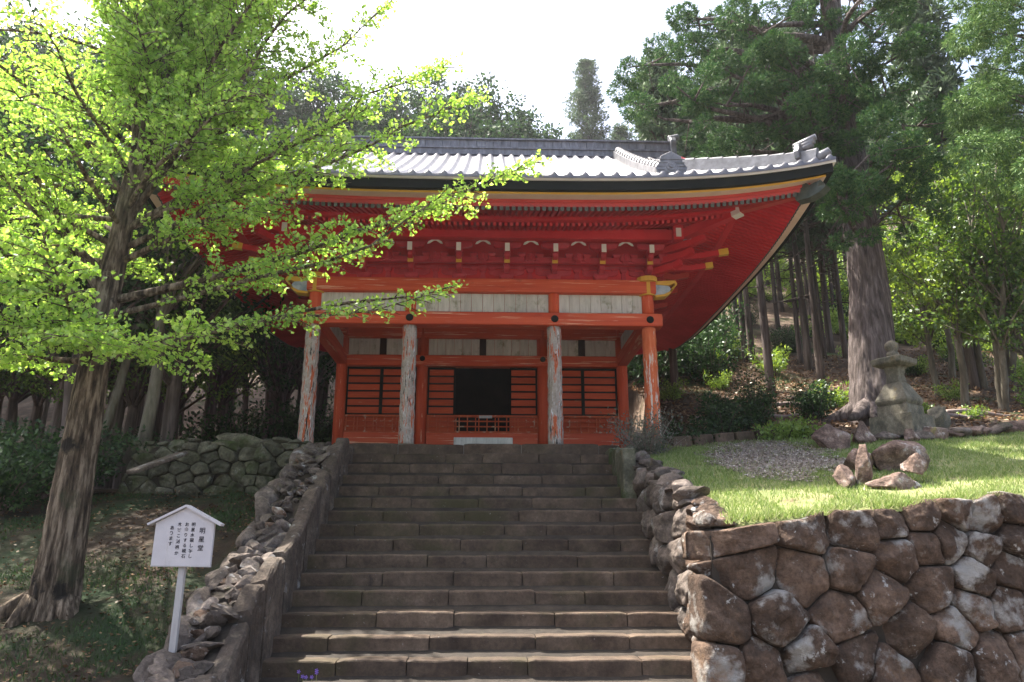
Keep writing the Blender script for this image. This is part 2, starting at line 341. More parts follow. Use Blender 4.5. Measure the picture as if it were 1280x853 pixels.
def cells(sites, region, gap=.02, asp=1.0):
    res = []
    S = [(s[0], s[1] * asp) for s in sites]
    for i, (x, y) in enumerate(S):
        poly = [(p[0], p[1] * asp) for p in region]
        # region edges inset
        for j, (u, v) in enumerate(S):
            if j == i: continue
            dx, dy = u - x, v - y; L_ = math.hypot(dx, dy)
            if L_ > 3.: continue
            nx, ny = dx / L_, dy / L_
            poly = clip(poly, nx, ny, nx * (x + u) / 2 + ny * (y + v) / 2 - gap)
            if len(poly) < 3: break
        if len(poly) < 3: continue
        A = abs(sum(poly[k][0] * poly[(k + 1) % len(poly)][1] - poly[(k + 1) % len(poly)][0] * poly[k][1] for k in range(len(poly)))) / 2
        if A < .004: continue
        res.append([(p[0], p[1] / asp) for p in poly])
    return res
def resample(poly, n):
    for _ in range(2):
        q = []
        for i in range(len(poly)):
            a = poly[i]; b = poly[(i + 1) % len(poly)]
            q.append((a[0] * .9 + b[0] * .1, a[1] * .9 + b[1] * .1)); q.append((a[0] * .1 + b[0] * .9, a[1] * .1 + b[1] * .9))
        poly = q
    L_ = [math.dist(poly[i], poly[(i + 1) % len(poly)]) for i in range(len(poly))]; T = sum(L_); out = []; i = 0; acc = 0
    for k in range(n):
        t = T * k / n
        while acc + L_[i] < t: acc += L_[i]; i += 1
        f = (t - acc) / max(L_[i], 1e-9); a = poly[i]; b = poly[(i + 1) % len(poly)]
        out.append((a[0] + (b[0] - a[0]) * f, a[1] + (b[1] - a[1]) * f))
    return out
def stone_face(mb, poly, fmap, bulge=.10, depth=.25, n=30, seed=0, mi=0):
    rs = random.Random(seed); cx = sum(p[0] for p in poly) / len(poly); cy = sum(p[1] for p in poly) / len(poly)
    n = int(n * 1.8); q = resample(poly, n); size = max(math.dist(p, (cx, cy)) for p in q)
    tx, ty = rs.uniform(-.2, .2), rs.uniform(-.2, .2); b = bulge * rs.uniform(.5, 1.3) * min(1, size / .3)
    o = rs.uniform(0, 99); pr = rs.uniform(-.03, .05)
    rings = [(1., -depth), (1.0, -.5 * b), (.995, .05 * b), (.975, .40 * b), (.945, .62 * b), (.90, .76 * b), (.84, .84 * b), (.76, .89 * b), (.67, .92 * b), (.57, .95 * b), (.46, .97 * b), (.35, .99 * b), (.24, 1. * b), (.13, 1. * b), (.04, 1. * b)]
    facets = [(rs.uniform(0, 6.28), rs.uniform(.05, .5), rs.uniform(.25, .9)) for _ in range(4)]
    vs = []; fs = []
    for r, h in rings:
        for (x, y) in q:
            u = cx + (x - cx) * r; v = cy + (y - cy) * r
            hh = h
            if h > -depth:
                nn = noise.noise(Vector((u * 5, v * 5, o))) * .04 + noise.noise(Vector((u * 13, v * 13, o))) * .022 + noise.noise(Vector((u * 30, v * 30, o))) * .010 + noise.noise(Vector((u * 2.2, v * 2.2, o))) * .05
                jx = .10 * noise.noise(Vector((u * 7, v * 7, o + 20))) * (.06 if r > .9 else .0)
                u += jx; v += jx
                hh = h + nn + (tx * (u - cx) + ty * (v - cy)) * .6 + pr
                for fa, fd, fk in facets:
                    dd_ = ((u - cx) * math.cos(fa) + (v - cy) * math.sin(fa)) / size - fd
                    if dd_ > 0: hh -= dd_ * fk * size * .45
                hh -= .02 * max(0, noise.noise(Vector((u * 9, v * 9, o + 7))) - .25) / .3
            vs.append(fmap(u, v, hh))
    k = len(rings)
    for i in range(k - 1):
        for j in range(n): fs.append((i * n + j, i * n + (j + 1) % n, (i + 1) * n + (j + 1) % n, (i + 1) * n + j))
    fs.append([(k - 1) * n + j for j in range(n)])
    mb.add(vs, fs, mi)
def hexsites(u0, u1, v0, v1, su, sv, jit, seed):
    rs = random.Random(seed); out = []; j = 0; v = v0 + sv / 2
    while v < v1:
        u = u0 + (su / 2 if j % 2 else su * .1)
        while u < u1 + su * .3:
            out.append((u + rs.uniform(-jit, jit) * su, v + rs.uniform(-jit, jit) * sv)); u += su * rs.uniform(.8, 1.25)
        v += sv; j += 1
    return out
def add_edges(o):
    return o

# --- big retaining wall on the right
A0 = Vector((2.28, 8.0, 0)); B0 = Vector((6.07, 8.6, 0)); WD = (B0 - A0).normalized(); WN = Vector((WD.y, -WD.x, 0))
def ray_wall(px, py):
    d = P(px, py, 1.)
    t = A0.dot(WN) / d.dot(WN); q = d * t
    return ((q - A0).dot(WD), q.z)
def wmap(u, v, h): return A0 + WD * u + Vector((0, 0, v)) + WN * (h + .12) + Vector((0, 0, .1 * max(0, -h) if False else 0))
seeds_px = [(400, 165), (600, 160), (735, 165), (850, 130), (950, 115), (1060, 95), (1140, 115), (1235, 85),
            (430, 275), (590, 285), (730, 265), (870, 235), (960, 205), (1030, 180), (1140, 215), (1240, 190),
            (345, 445), (505, 430), (710, 430), (820, 350), (980, 325), (1110, 300), (1225, 270),
            (335, 560), (455, 570), (600, 550), (750, 545), (905, 465), (1060, 450), (1100, 395), (1220, 395),
            (620, 620), (850, 590), (1040, 575), (1160, 540), (1260, 530)]
sites = [ray_wall(760 + x / 2.4615, 600 + y / 2.4615) for x, y in seeds_px]
umax = max(s[0] for s in sites)
sites += [s for s in hexsites(umax + .1, 10, -2.0, 1.2, .62, .5, .22, 5)]
sites += [s for s in hexsites(-.05, umax, -2.1, -1.35, .62, .5, .2, 6)]
def wtop(u): return lawn_z(A0.x + WD.x * u, A0.y + WD.y * u) + interp(u, [0, 1, 5], [-.06, -.03, .03])
region = [(-.2, -1.9), (10, -1.9)]
rs0 = random.Random(44)
for i in range(34): u_ = 10 - i * .3; region.append((u_, wtop(u_) + rs0.uniform(-.045, .04)))
region.append((-.18, wtop(0) - .03))
wall = empty('retaining_wall', (6, 8.6, -1.6)); tag(wall, 'tall retaining wall of big brown fitted stones holding up the lawn', 'wall')
mb = MB()
for i, c in enumerate(cells(sites, region, .007)): stone_face(mb, c, wmap, .062, .3, 36, i)
mb.build('stonework', M['brown_stone'], wall, True)
mb = MB(); p = [wmap(-.0, -1.9, -.10), wmap(10, -1.9, -.10), wmap(10, wtop(10) - .08, -.10), wmap(-.0, wtop(0) - .08, -.10)]
q = [v - WN * .25 for v in p]; mb.hexa([p[0], p[1], q[1], q[0]], [p[3], p[2], q[2], q[3]])
mb.build('core', M['joint'], wall)

# --- rough side wall between the stairs and the lawn
def stair_z(y): return -.9903 + (y - 8.2084) / .3409 * .2
def side_top(y): return .42 + .262 * (y - 8)
def sx(y, z): return 2.13 + .10 * max(0, z - stair_z(y)) + .02 * math.sin(y * 3)
def smap(u, v, h):   # u along +Y, v up
    return Vector((sx(u, v) - h * .9 + .05, u, v))
sites = hexsites(8.05, 12.1, -1.6, 1.6, .46, .36, .3, 11)
sites = [s for s in sites if s[1] > stair_z(s[0]) - .5]
side = empty('stair_side_wall', (2.3, 10, -1)); tag(side, 'rough lichen covered stone wall along the right edge of the stairs', 'wall')
mb = MB(); mo = MB()
region = [(8.02, -2.), (12.0, -.3), (12.0, side_top(12.) + .0), (8.02, side_top(8.0) - .05)]
cs = cells(sites, region, .012)
for i, c in enumerate(cs):
    stone_face(mb if sum(p[0] for p in c) / len(c) > 8.75 else mo, c, smap, .075, .3, 30, 100 + i)
for i in range(20):   # irregular coping stones along its top
    y = 8.5 + i * .175; s = random.uniform(.11, .19)
    rock(mb if y > 8.8 else mo, (2.36 + random.uniform(-.05, .08) + (0.03 if y > 9 else .08), y, side_top(y) - .03 + random.uniform(-.04, .05)), (s * 1.0, s * 1.3, s * .7), (random.uniform(-.3, .3) + .25, random.uniform(-.4, .4), random.uniform(0, 6)), 300 + i)
for i, (x_, y_, z_, s_) in enumerate([(2.30, 8.12, .36, .15), (2.38, 8.38, .44, .16), (2.24, 8.3, .33, .13)]): rock(mo, (x_, y_, z_), (s_, s_ * 1.2, s_ * .7), (.2, 0, i), 380 + i)
mb.build('stonework', M['grey_stone'], side, True); mo.build('corner_stonework', M['brown_stone'], side, True)
mb = MB(); mb.hexa([(2.3, 7.98, -2), (2.65, 7.98, -2), (2.65, 12.2, -.2), (2.3, 12.2, -.2)], [(2.38, 8.05, side_top(8) - .16), (2.65, 8.05, side_top(8) - .16), (2.65, 12.2, side_top(12.2) - .12), (2.38, 12.2, side_top(12.2) - .12)])
mb.build('core', M['joint'], side)

# ------------------------------------------------------------------ staircase
XL, XR = -2.187, 2.0744
XLw, XRw = XL - .12, XR + .2
ytops = {0: 824, 1: 796, 2: 765, 3: 739, 4: 715, 5: 694, 6: 674, 7: 656, 8: 638, 9: 624, 10: 610, 11: 595, 12: 580, 13: 566.5, 14: 554}
stair = empty('stone_staircase', (0, 10, -1.6)); tag(stair, 'long flight of worn brown stone steps climbing to the red hall', 'staircase')
def stepY(k): return 8.2084 + .3409 * k
def stepZ(k): return .5 * (-.9903 + .2 * k) + .5 * Zp(ytops[k], stepY(k)) if k in ytops else -.9903 + .2 * k
for k in range(-3, 15):
    mb = MB(); z1 = stepZ(k); z0 = stepZ(k - 1) if k > -3 else -1.8; y0 = stepY(k)
    x = XLw - .0; rs = random.Random(k + 50)
    while x < XRw:
        L_ = rs.uniform(.55, 1.15)
        if XRw - x - L_ < .35: L_ = XRw - x
        g = .006; n = max(3, int(L_ / .07)); dz = rs.uniform(-.010, .010); dy = rs.uniform(-.014, .014)
        y1 = y0 + .42 if k < 14 else y0 + .6
        prof = [(0.012, z0 - .04), (0.0, z0 + .02), (0.0, z1 - .02), (.006, z1 - .007), (.02, z1), (y1 - y0, z1), ]
        vs = []
        for i in range(n + 1):
            xx = x + g + (L_ - 2 * g) * i / n
            for j, (a, z) in enumerate(prof):
                nn = .011 * noise.noise(Vector((xx * 3, z * 3, k * 7.))) + .005 * noise.noise(Vector((xx * 14, z * 14, k)))
                edge = .010 if (i in (0, n) and 0 < j < 5) else 0
                vs.append((xx, y0 + dy + a + edge + (nn if j < 5 else 0), z + (dz + .8 * nn if j >= 2 else 0) - (edge if j >= 3 else 0)))
        m_ = len(prof); fs = []
        for i in range(n):
            for j in range(m_ - 1): fs.append((i * m_ + j, (i + 1) * m_ + j, (i + 1) * m_ + j + 1, i * m_ + j + 1))
        fs.append(list(range(m_))); fs.append([n * m_ + j for j in range(m_)][::-1])
        mb.add(vs, fs); x += L_
    mb.build('step', M['step_stone'], stair)
mb = MB()
mb.prism([(stepY(-3) + .06, -1.9), (stepY(14) + .3, -1.9), (stepY(14) + .3, stepZ(14) - .12), (stepY(13) + .06, stepZ(13) - .12), (stepY(-3) + .06, stepZ(-3) - .12)], lambda a, z, t: (t, a, z), XLw + .01, XRw - .01)
mb.build('stair_core', M['joint'], stair)
# upright kerb blocks at the head of the stairs, right side
mb = MB()
for k, yy in enumerate([11.35, 11.95, 12.55]):
    mb.box(2.02 + .0, 2.22, yy, yy + .57, stair_z(yy) - .3, 1.55 + .08 * k)
mb.build('kerb_block', M['mossy_stone'], stair, bevel=.02)

# ------------------------------------------------------------------ left rubble balustrade
def band_z(y): return interp(y, [4.6, 6.4, 7.3, 7.9, 9.2, 10.1, 12.1, 12.9], [-1.55, -1.25, -.82, -.42, .07, .72, 1.66, 1.76])
bal = empty('rubble_balustrade', (-2.5, 9, -1)); tag(bal, 'sloping rubble filled stone balustrade along the left edge of the stairs', 'balustrade')
rs = random.Random(3); y = 4.6; k = 0
while y < 12.8:
    L_ = rs.uniform(.45, .85); y1 = min(y + L_, 12.9); mb = MB(); n = 5; vs = []
    top = rs.uniform(-.04, .05); tw = rs.uniform(-3, 3); hh = rs.uniform(0, .07); w_ = rs.uniform(.14, .2)
    for i in range(n + 1):
        yy = y + .016 + (y1 - y - .032) * i / n; zt = band_z(yy) + top * 1.6 + .05 * (yy - (y + y1) / 2) * tw + (hh if i in (2, 3) else hh * .6 if i in (1, 4) else 0); zb = stair_z(yy) - .4
        e = .015 if i in (0, n) else 0
        for (a, z) in [(0, zb), (0, zt - .05), (-.02, zt - .015), (-.045, zt), (-w_, zt - .01), (-w_, zb)]:
            nn = .035 * noise.noise(Vector((a * 8, yy * 4, z * 4))) + .02 * noise.noise(Vector((a * 8, yy * 11, z * 9)))
            vs.append((XL + .02 + a + nn - e, yy, z + nn - (e if z > zt - .1 else 0)))
    fs = [(i * 6 + j, (i + 1) * 6 + j, (i + 1) * 6 + (j + 1) % 6, i * 6 + (j + 1) % 6) for i in range(n) for j in range(6)] + [list(range(6))[::-1], [n * 6 + j for j in range(6)]]
    mb.add(vs, fs); mb.build('kerb_slab', M['kerb_stone'], bal); y = y1
y = 4.7
while y < 12.9:
    L_ = rs.uniform(.3, .62); mb = MB(); sl_ = math.atan2(band_z(y + .3) - band_z(y - .3), .6)
    rock(mb, (-2.80 + rs.uniform(-.03, .03), y + L_ / 2, band_z(y + L_ / 2) - .09), (.15, L_ * .66, .17), (sl_, rs.uniform(-.2, .2), rs.uniform(-.15, .15)), 500 + k); k += 1
    mb.build('edge_stone', M['grey_stone'], bal, True); y += L_
for i in range(230):
    y = rs.uniform(4.8, 12.8); small = (9.9 < y < 11.2)
    s = rs.uniform(.04, .09) if small else rs.choice([rs.uniform(.06, .10), rs.uniform(.09, .17)])
    mb = MB(); rock(mb, (rs.uniform(-2.70, -2.36), y, band_z(y) - .03 + rs.uniform(-.02, .04)), (s * rs.uniform(.8, 1.3), s * rs.uniform(.8, 1.4), s * rs.uniform(.35, .8)), (rs.uniform(-.5, .5) + .4, rs.uniform(-.5, .5), rs.uniform(0, 6)), 700 + i, 2, .12)
    if i < 100: mb.build('rubble_stone', M['grey_stone'] if i % 4 else M['brown_stone'], bal, False)
    else:
        if i == 100: rest = MB()
        rest.add(mb.v, mb.f)
tag(rest.build('rubble_stones', M['grey_stone'], bal), kind='stuff')
mb = MB(); ys_ = lin(4.6, 12.9, 24); vs = []
for y in ys_: vs += [(-2.93, y, band_z(y) - .75), (-2.86, y, band_z(y) - .12), (-2.3, y, band_z(y) - .05), (-2.22, y, band_z(y) - .8)]
mb.add(vs, [(i * 4 + j, i * 4 + j + 1, i * 4 + 5 + j, i * 4 + 4 + j) for i in range(23) for j in range(3)]); mb.build('rubble_core', M['joint'], bal)

# ------------------------------------------------------------------ left dry stone wall under the platform
lw = empty('dry_stone_wall', (-4.2, 12.4, 1)); tag(lw, 'mossy dry stone wall left of the stair head below the hall', 'wall')
def lmap(u, v, h): return Vector((u, 12.55 - h + .05 * (v - .9) + .12 * (-2.8 - u) * .2, v))
sites = hexsites(-5.9, -2.8, .7, 1.85, .33, .19, .32, 21)
mb = MB()
for i, c in enumerate(cells(sites, [(-5.95, .62), (-2.75, .62), (-2.75, 1.74), (-4.2, 1.80), (-5.7, 1.70)], .006, 1.3)): stone_face(mb, c, lmap, .055, .3, 22, 900 + i)
for i in range(13):
    x = -5.7 + i * .235; s = random.uniform(.09, .16)
    rock(mb, (x, 12.72 + random.uniform(-.05, .12), 1.78 + random.uniform(-.03, .04)), (s * 1.3, s, s * .55), (0, random.uniform(-.2, .2), random.uniform(-.4, .4)), 950 + i)
mb.build('stonework', M['mossy_stone'], lw, True)
mb = MB(); mb.box(-5.85, -2.6, 12.7, 13.0, .4, 1.7); mb.build('core', M['joint'], lw)
def top_rock(name, label, px, py, Y, size, rot, seed, mat='brown_stone', cat='rock', group=None, dz=0, sub=4, rough=.1):
    p = P(px, py, Y); mb = MB(); rock(mb, (0, 0, 0), size, rot, seed, sub, rough)
    o = mb.build(name, M[mat], None, True); o.location = (p.x, p.y, p.z + dz); return tag(o, label, cat, group)
top_rock('boulder', 'wedge shaped grey boulder standing on top of the dry stone wall', 303, 556, 12.75, (.42, .2, .26), (0, .15, .1), 31, 'mossy_stone')
mb = MB(); a = P(165, 590, 11.6); b = P(228, 567, 12.2)
mb.bar(a, b, .34, .06); o = mb.build('stone_slab', M['grey_stone'], bevel=.012); tag(o, 'long flat stone slab lying aslant at the left end of the dry stone wall', 'slab')

# ------------------------------------------------------------------ platform
ZF = 1.81
mb = MB(); mb.box(-5.3, 2.0, 12.99 + .02, 21.2, 1.2, ZF - .004)
mb.box(2.0, 4.0, 13.25, 21.2, 1.2, ZF - .008)
o = mb.build('temple_platform', M['platform']); tag(o, 'low stone paved platform under the red hall', kind='structure')

# ================================================================== THE HALL
hall = empty('temple_hall', (CX, 16.2, ZF))
tag(hall, 'vermilion wooden temple hall with deep red eaves and grey tiled hip and gable roof', 'temple hall')
YC, WC, WM, YW, YB = 13.38, 3.035, 1.3036, 16.3, 19.0
HX, HY, YM, YF = 5.58, 5.3, 16.2, 10.9
def up(t, e): return .40 * abs(t) ** 3.4 * max(0, 1 - max(e, 0) / 3.2)
def EP(edge, t, e, z):          # t in -1..1 along the edge, e inwards
    if edge == 'F': x, y = CX + t * (HX - e), YF + e
    elif edge == 'B': x, y = CX + t * (HX - e), 2 * YM - YF - e
    elif edge == 'R': x, y = CX + HX - e, YM + t * (HY - e)
    else: x, y = CX - HX + e, YM + t * (HY - e)
    return Vector((x, y, z + up(t, e)))
def sweep(name, prof, mat, n=48):
    mb = MB()
    for ed in 'FRBL':
        vs = []; m_ = len(prof)
        for i in range(n + 1):
            t = -1 + 2 * i / n
            for e, z in prof: vs.append(EP(ed, t, e, z))
        fs = [(i * m_ + j, (i + 1) * m_ + j, (i + 1) * m_ + j + 1, i * m_ + j + 1) for i in range(n) for j in range(m_ - 1)]
        mb.add(vs, fs)
    return mb.build(name, mat, hall)
z_t = Zp(222, YF - .03); z_w = Zp(225, YF); z_b = Zp(236, YF); z_g = Zp(242, YF + .09); z_r = Zp(257, YF + .28)
sweep('eave_edge_board', [(-.04, z_t + .03), (-.04, z_w), (0, z_w)], M['white'])
sweep('black_eave_band', [(0, z_w), (0, z_b), (.09, z_b)], M['black'])
sweep('gold_eave_band', [(.09, z_b), (.09, z_g)], M['gold'])
sweep('cream_eave_board', [(.09, z_g), (.27, z_g + .0)], M['cream'])
sweep('eave_fascia', [(.27, z_g), (.275, z_g - .4 * (z_g - z_r)), (.295, z_g - .4 * (z_g - z_r)), (.30, z_r)], M['eave_red'])
# rafter undersides: flying rafters e .22 -> 1.2, base rafters e 1.2 -> 2.05
zf0 = Zp(262, YF + .33); zf1 = Zp(271, YF + 1.15); zb1 = Zp(281, YF + 1.25); zg_top = Zp(286, 12.9); zg_bot = Zp(299, 12.9)
zb2 = zg_top + .02
sweep('eave_soffit', [(.30, zf0 + .075), (1.2, zf1 + .085), (1.21, zb1 + .10), (2.1, zb2 + .09), (3.4, zb2 + .5)], M['red'])
sweep('rafter_rail', [(1.12, zf1 + .01), (1.12, zf1 - .055), (1.24, zf1 - .055), (1.24, zf1 + .03)], M['red'])
def rafters(name, pitch, e0, z0, e1, z1, w_, h_, individuals, capmat):
    lst = []
    for ed in 'FRL':
        H = HX if ed == 'F' else HY; n = int(2 * (H - .25) / pitch)
        for i in range(n + 1):
            s = -(H - .25) + i * pitch
            ee1 = min(e1, H - abs(s) - .02)
            if ee1 < e0 + .06: continue
            def pt(e, z):
                t = s / (H - e); t = max(-1, min(1, t))
                if ed == 'F': x, y = CX + s, YF + e
                elif ed == 'R': x, y = CX + HX - e, YM + s
                else: x, y = CX - HX + e, YM + s
                return Vector((x, y, z + up(t, e) + h_ / 2))
            f = (ee1 - e0) / (e1 - e0)
            lst.append((ed, pt(e0, z0), pt(ee1, lerp(z0, z1, f))))
    lst.sort(key=lambda r: (0 if r[0] == 'F' else 1, r[1].length)); rest = MB(); cr = MB()
    for i, (ed, a, b) in enumerate(lst):
        mb = MB() if i < individuals else rest
        mb.bar(a, b, w_, h_)
        if i < individuals:
            r_ = mb.build(name, M['red'], hall)
        if capmat:
            d = (a - b).normalized(); cr.bar(a + d * .022, a + d * .001, w_ + .012, h_ + .012)
    tag(rest.build(name + '_row', M['red'], hall), kind='stuff')
    if capmat: tag(cr.build('rafter_cap_row', M[capmat], hall), kind='stuff')
rafters('flying_rafter', .097, .33, zf0, 1.14, zf1, .046, .066, 100, 'bronze')
rafters('base_rafter', .097, 1.27, zb1 - .0, 2.6, zb2 + .12, .05, .07, 60, None)
# beams around the bracket zone
OUT = .48
def ring(name, out, z0, z1, th, mat, ext=0., sides='FRL'):
    for ed in sides:
        mb = MB()
        x0, x1, y0, y1 = CX - WC - out, CX + WC + out, YC - out, YB + out
        if ed == 'F': mb.box(x0 - ext, x1 + ext, y0 - th / 2, y0 + th / 2, z0, z1)
        elif ed == 'R': mb.box(x1 - th / 2, x1 + th / 2, y0 + th / 2 + .001, y1 + ext, z0, z1)
        elif ed == 'L': mb.box(x0 - th / 2, x0 + th / 2, y0 + th / 2 + .001, y1 + ext, z0, z1)
        else: mb.box(x0 - ext, x1 + ext, y1 - th / 2, y1 + th / 2, z0, z1)
        mb.build(name, mat, hall, bevel=.008)
ring('eave_purlin', OUT, zg_bot, zg_top, .16, M['red'], 0)
ZD = Zp(348, YC - .15); Z365 = Zp(365, YC - .13); Z367 = Zp(367, YC); Z388 = Zp(388, YC); ZT1 = Zp(389, YC - .2); ZT0 = Zp(405, YC - .2)
ring('bracket_back_board', 0, ZD, zg_top + .2, .06, M['red'], .02, 'FRLB')
ring('head_beam', 0.02, Z365, ZD, .26, M['orange_x'], .12, 'FRLB')
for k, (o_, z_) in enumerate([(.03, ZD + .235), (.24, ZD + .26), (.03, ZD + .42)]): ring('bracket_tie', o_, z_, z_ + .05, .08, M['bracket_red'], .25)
# bracket clusters
def masu(mb, F, l, o_, z, w_, h_):
    def q(s, zz): return [F(l - s, o_ - s, zz), F(l + s, o_ - s, zz), F(l + s, o_ + s, zz), F(l - s, o_ + s, zz)]
    mb.hexa(q(w_ * .36, z), q(w_ / 2, z + h_ * .45)); mb.hexa(q(w_ / 2, z + h_ * .45), q(w_ / 2, z + h_))
def hij(mb, F, o_, z, half, h_, th, l0=0):
    poly = [(-half, z + h_ * .45), (-half + .02, z + h_ * .2), (-half + .09, z), (half - .09, z), (half - .02, z + h_ * .2), (half, z + h_ * .45), (half, z + h_), (-half, z + h_)]
    mb.prism(poly, lambda a, zz, t: F(l0 + a, o_ + t, zz), -th / 2, th / 2)
def arm(mb, F, l0, o0, o1, z, h_, th):
    poly = [(o0, z), (o1 - .1, z), (o1 - .02, z + h_ * .25), (o1, z + h_ * .5), (o1, z + h_), (o0, z + h_)]
    mb.prism(poly, lambda a, zz, t: F(l0 + t, a, zz), -th / 2, th / 2)
def cluster(F, corner=False, white=True):
    mb = MB(); z = ZD + .001
    masu(mb, F, 0, .01, z, .26, .12)
    hij(mb, F, .01, z + .10, .33, .10, .09); arm(mb, F, 0, -.2, .32, z + .10, .10, .09)
    for l in (-.27, 0, .27): masu(mb, F, l, .01, z + .20, .14, .075)
    masu(mb, F, 0, .25, z + .20, .12, .075)
    hij(mb, F, .25, z + .27, .33, .10, .09); arm(mb, F, 0, -.2, .50, z + .27, .10, .09)
    for l in (-.27, 0, .27): masu(mb, F, l, .25, z + .37, .14, .075)
    masu(mb, F, 0, OUT, z + .375, .13, .08)
    hij(mb, F, .01, z + .32, .36, .10, .09)
    hij(mb, F, OUT, z + .45, .25, .10, .085); mb.hexa([F(-.045, .2, Zp(327.5, YC - .40)), F(.045, .2, Zp(327.5, YC - .40)), F(.045, .38, Zp(327.5, YC - .40)), F(-.045, .38, Zp(327.5, YC - .40))], [F(-.045, .2, z + .36), F(.045, .2, z + .36), F(.045, .38, Zp(327.5, YC - .40) + .10), F(-.045, .38, Zp(327.5, YC - .40) + .10)])
    mb.hexa([F(-.04, .2, Zp(313, YC - .52)), F(.04, .2, Zp(313, YC - .52)), F(.04, .58, Zp(313, YC - .60)), F(-.04, .58, Zp(313, YC - .60))], [F(-.04, .2, z + .46), F(.04, .2, z + .46), F(.04, .58, Zp(313, YC - .60) + .15), F(-.04, .58, Zp(313, YC - .60) + .15)])
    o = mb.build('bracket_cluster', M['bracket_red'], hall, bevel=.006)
    yl = MB(); z0 = Zp(328, YC - .40); q = [F(-.05, .382, z0), F(.05, .382, z0), F(.05, .40, z0), F(-.05, .40, z0)]
    yl.hexa(q, [v + Vector((0, 0, .105)) for v in q]); yl.build('gold_end', M['gold'], o).matrix_parent_inverse = Matrix.Identity(4)
    wt = MB(); z0 = Zp(313, YC - .60); q = [F(-.042, .582, z0), F(.042, .582, z0), F(.042, .60, z0), F(-.042, .60, z0)]
    if white: wt.hexa(q, [v + Vector((0, 0, .15)) for v in q]); wt.build('white_end', M['white'], o).matrix_parent_inverse = Matrix.Identity(4)
    for ch in o.children: ch.parent = o; ch.matrix_parent_inverse = o.matrix_parent_inverse.inverted() @ Matrix.Identity(4) if False else Matrix.Identity(4)
    return o
def frontF(x0): return lambda l, o_, z: Vector((x0 + l, YC - o_, z))
def rightF(y0): return lambda l, o_, z: Vector((CX + WC + o_, y0 + l, z))
def leftF(y0): return lambda l, o_, z: Vector((CX - WC - o_, y0 + l, z))
xs_ = [-3.035, -2.17, -1.3036, -.4345, .4345, 1.3036, 2.17, 3.035]
# parents use a plain identity so children coordinates are world coordinates relative to the hall
def inter(F, l=0):
    mb = MB(); z = ZD
    masu(mb, F, 0, .03, z + .16, .13, .08); mb.prism([(-.05, z), (.05, z), (.035, z + .16), (-.035, z + .16)], lambda a, zz, t: F(a, .03 + t, zz), -.04, .04)
    mb.prism([(-.10, z + .30), (.10, z + .30), (.07, z + .42), (-.07, z + .42)], lambda a, zz, t: F(a, .30 + t, zz), -.03, .03)
    mb.prism([(-.03, z + .28), (.03, z + .28), (.03, z + .43), (-.03, z + .43)], lambda a, zz, t: F(a, .34 + t, zz), -.03, .03)
    masu(mb, F, 0, .27, z + .265, .13, .075)
    o = mb.build('intermediate_strut', M['bracket_red'], hall, bevel=.005)
    ch = MB(); zz0 = Zp(302, YC - .42)
    ch.prism([(-.14, zz0 - .05), (-.12, zz0 - .01), (-.04, zz0 + .035), (0, zz0 + .045), (.04, zz0 + .035), (.12, zz0 - .01), (.14, zz0 - .05), (.10, zz0 - .045), (.03, zz0 + .005), (0, zz0 + .012), (-.03, zz0 + .005), (-.10, zz0 - .045)], lambda a, zz, t: F(a, .40 + t, zz), 0, .02)
    c_ = ch.build('white_chevron', M['white'], o); c_.matrix_parent_inverse = Matrix.Identity(4)
    return o
for x in xs_: cluster(frontF(CX + x))
for a, b in zip(xs_[:-1], xs_[1:]): inter(frontF(CX + (a + b) / 2))
nys = 7
for k in range(nys):
    y = YC + (YB - YC) * k / (nys - 1)
    for Fs in (rightF, leftF):
        cluster(Fs(y), white=(k == 0))
        if k:   # long projecting arm of the side brackets
            mb = MB(); F = Fs(y)
            mb.prism([(.3, ZD + .46), (.75, ZD + .40), (1.05, ZD + .46), (1.07, ZD + .56), (.75, ZD + .51), (.3, ZD + .58)], lambda a, zz, t, F=F: F(t, a, zz), -.05, .05)
            mb.build('projecting_arm', M['eave_red'], hall)
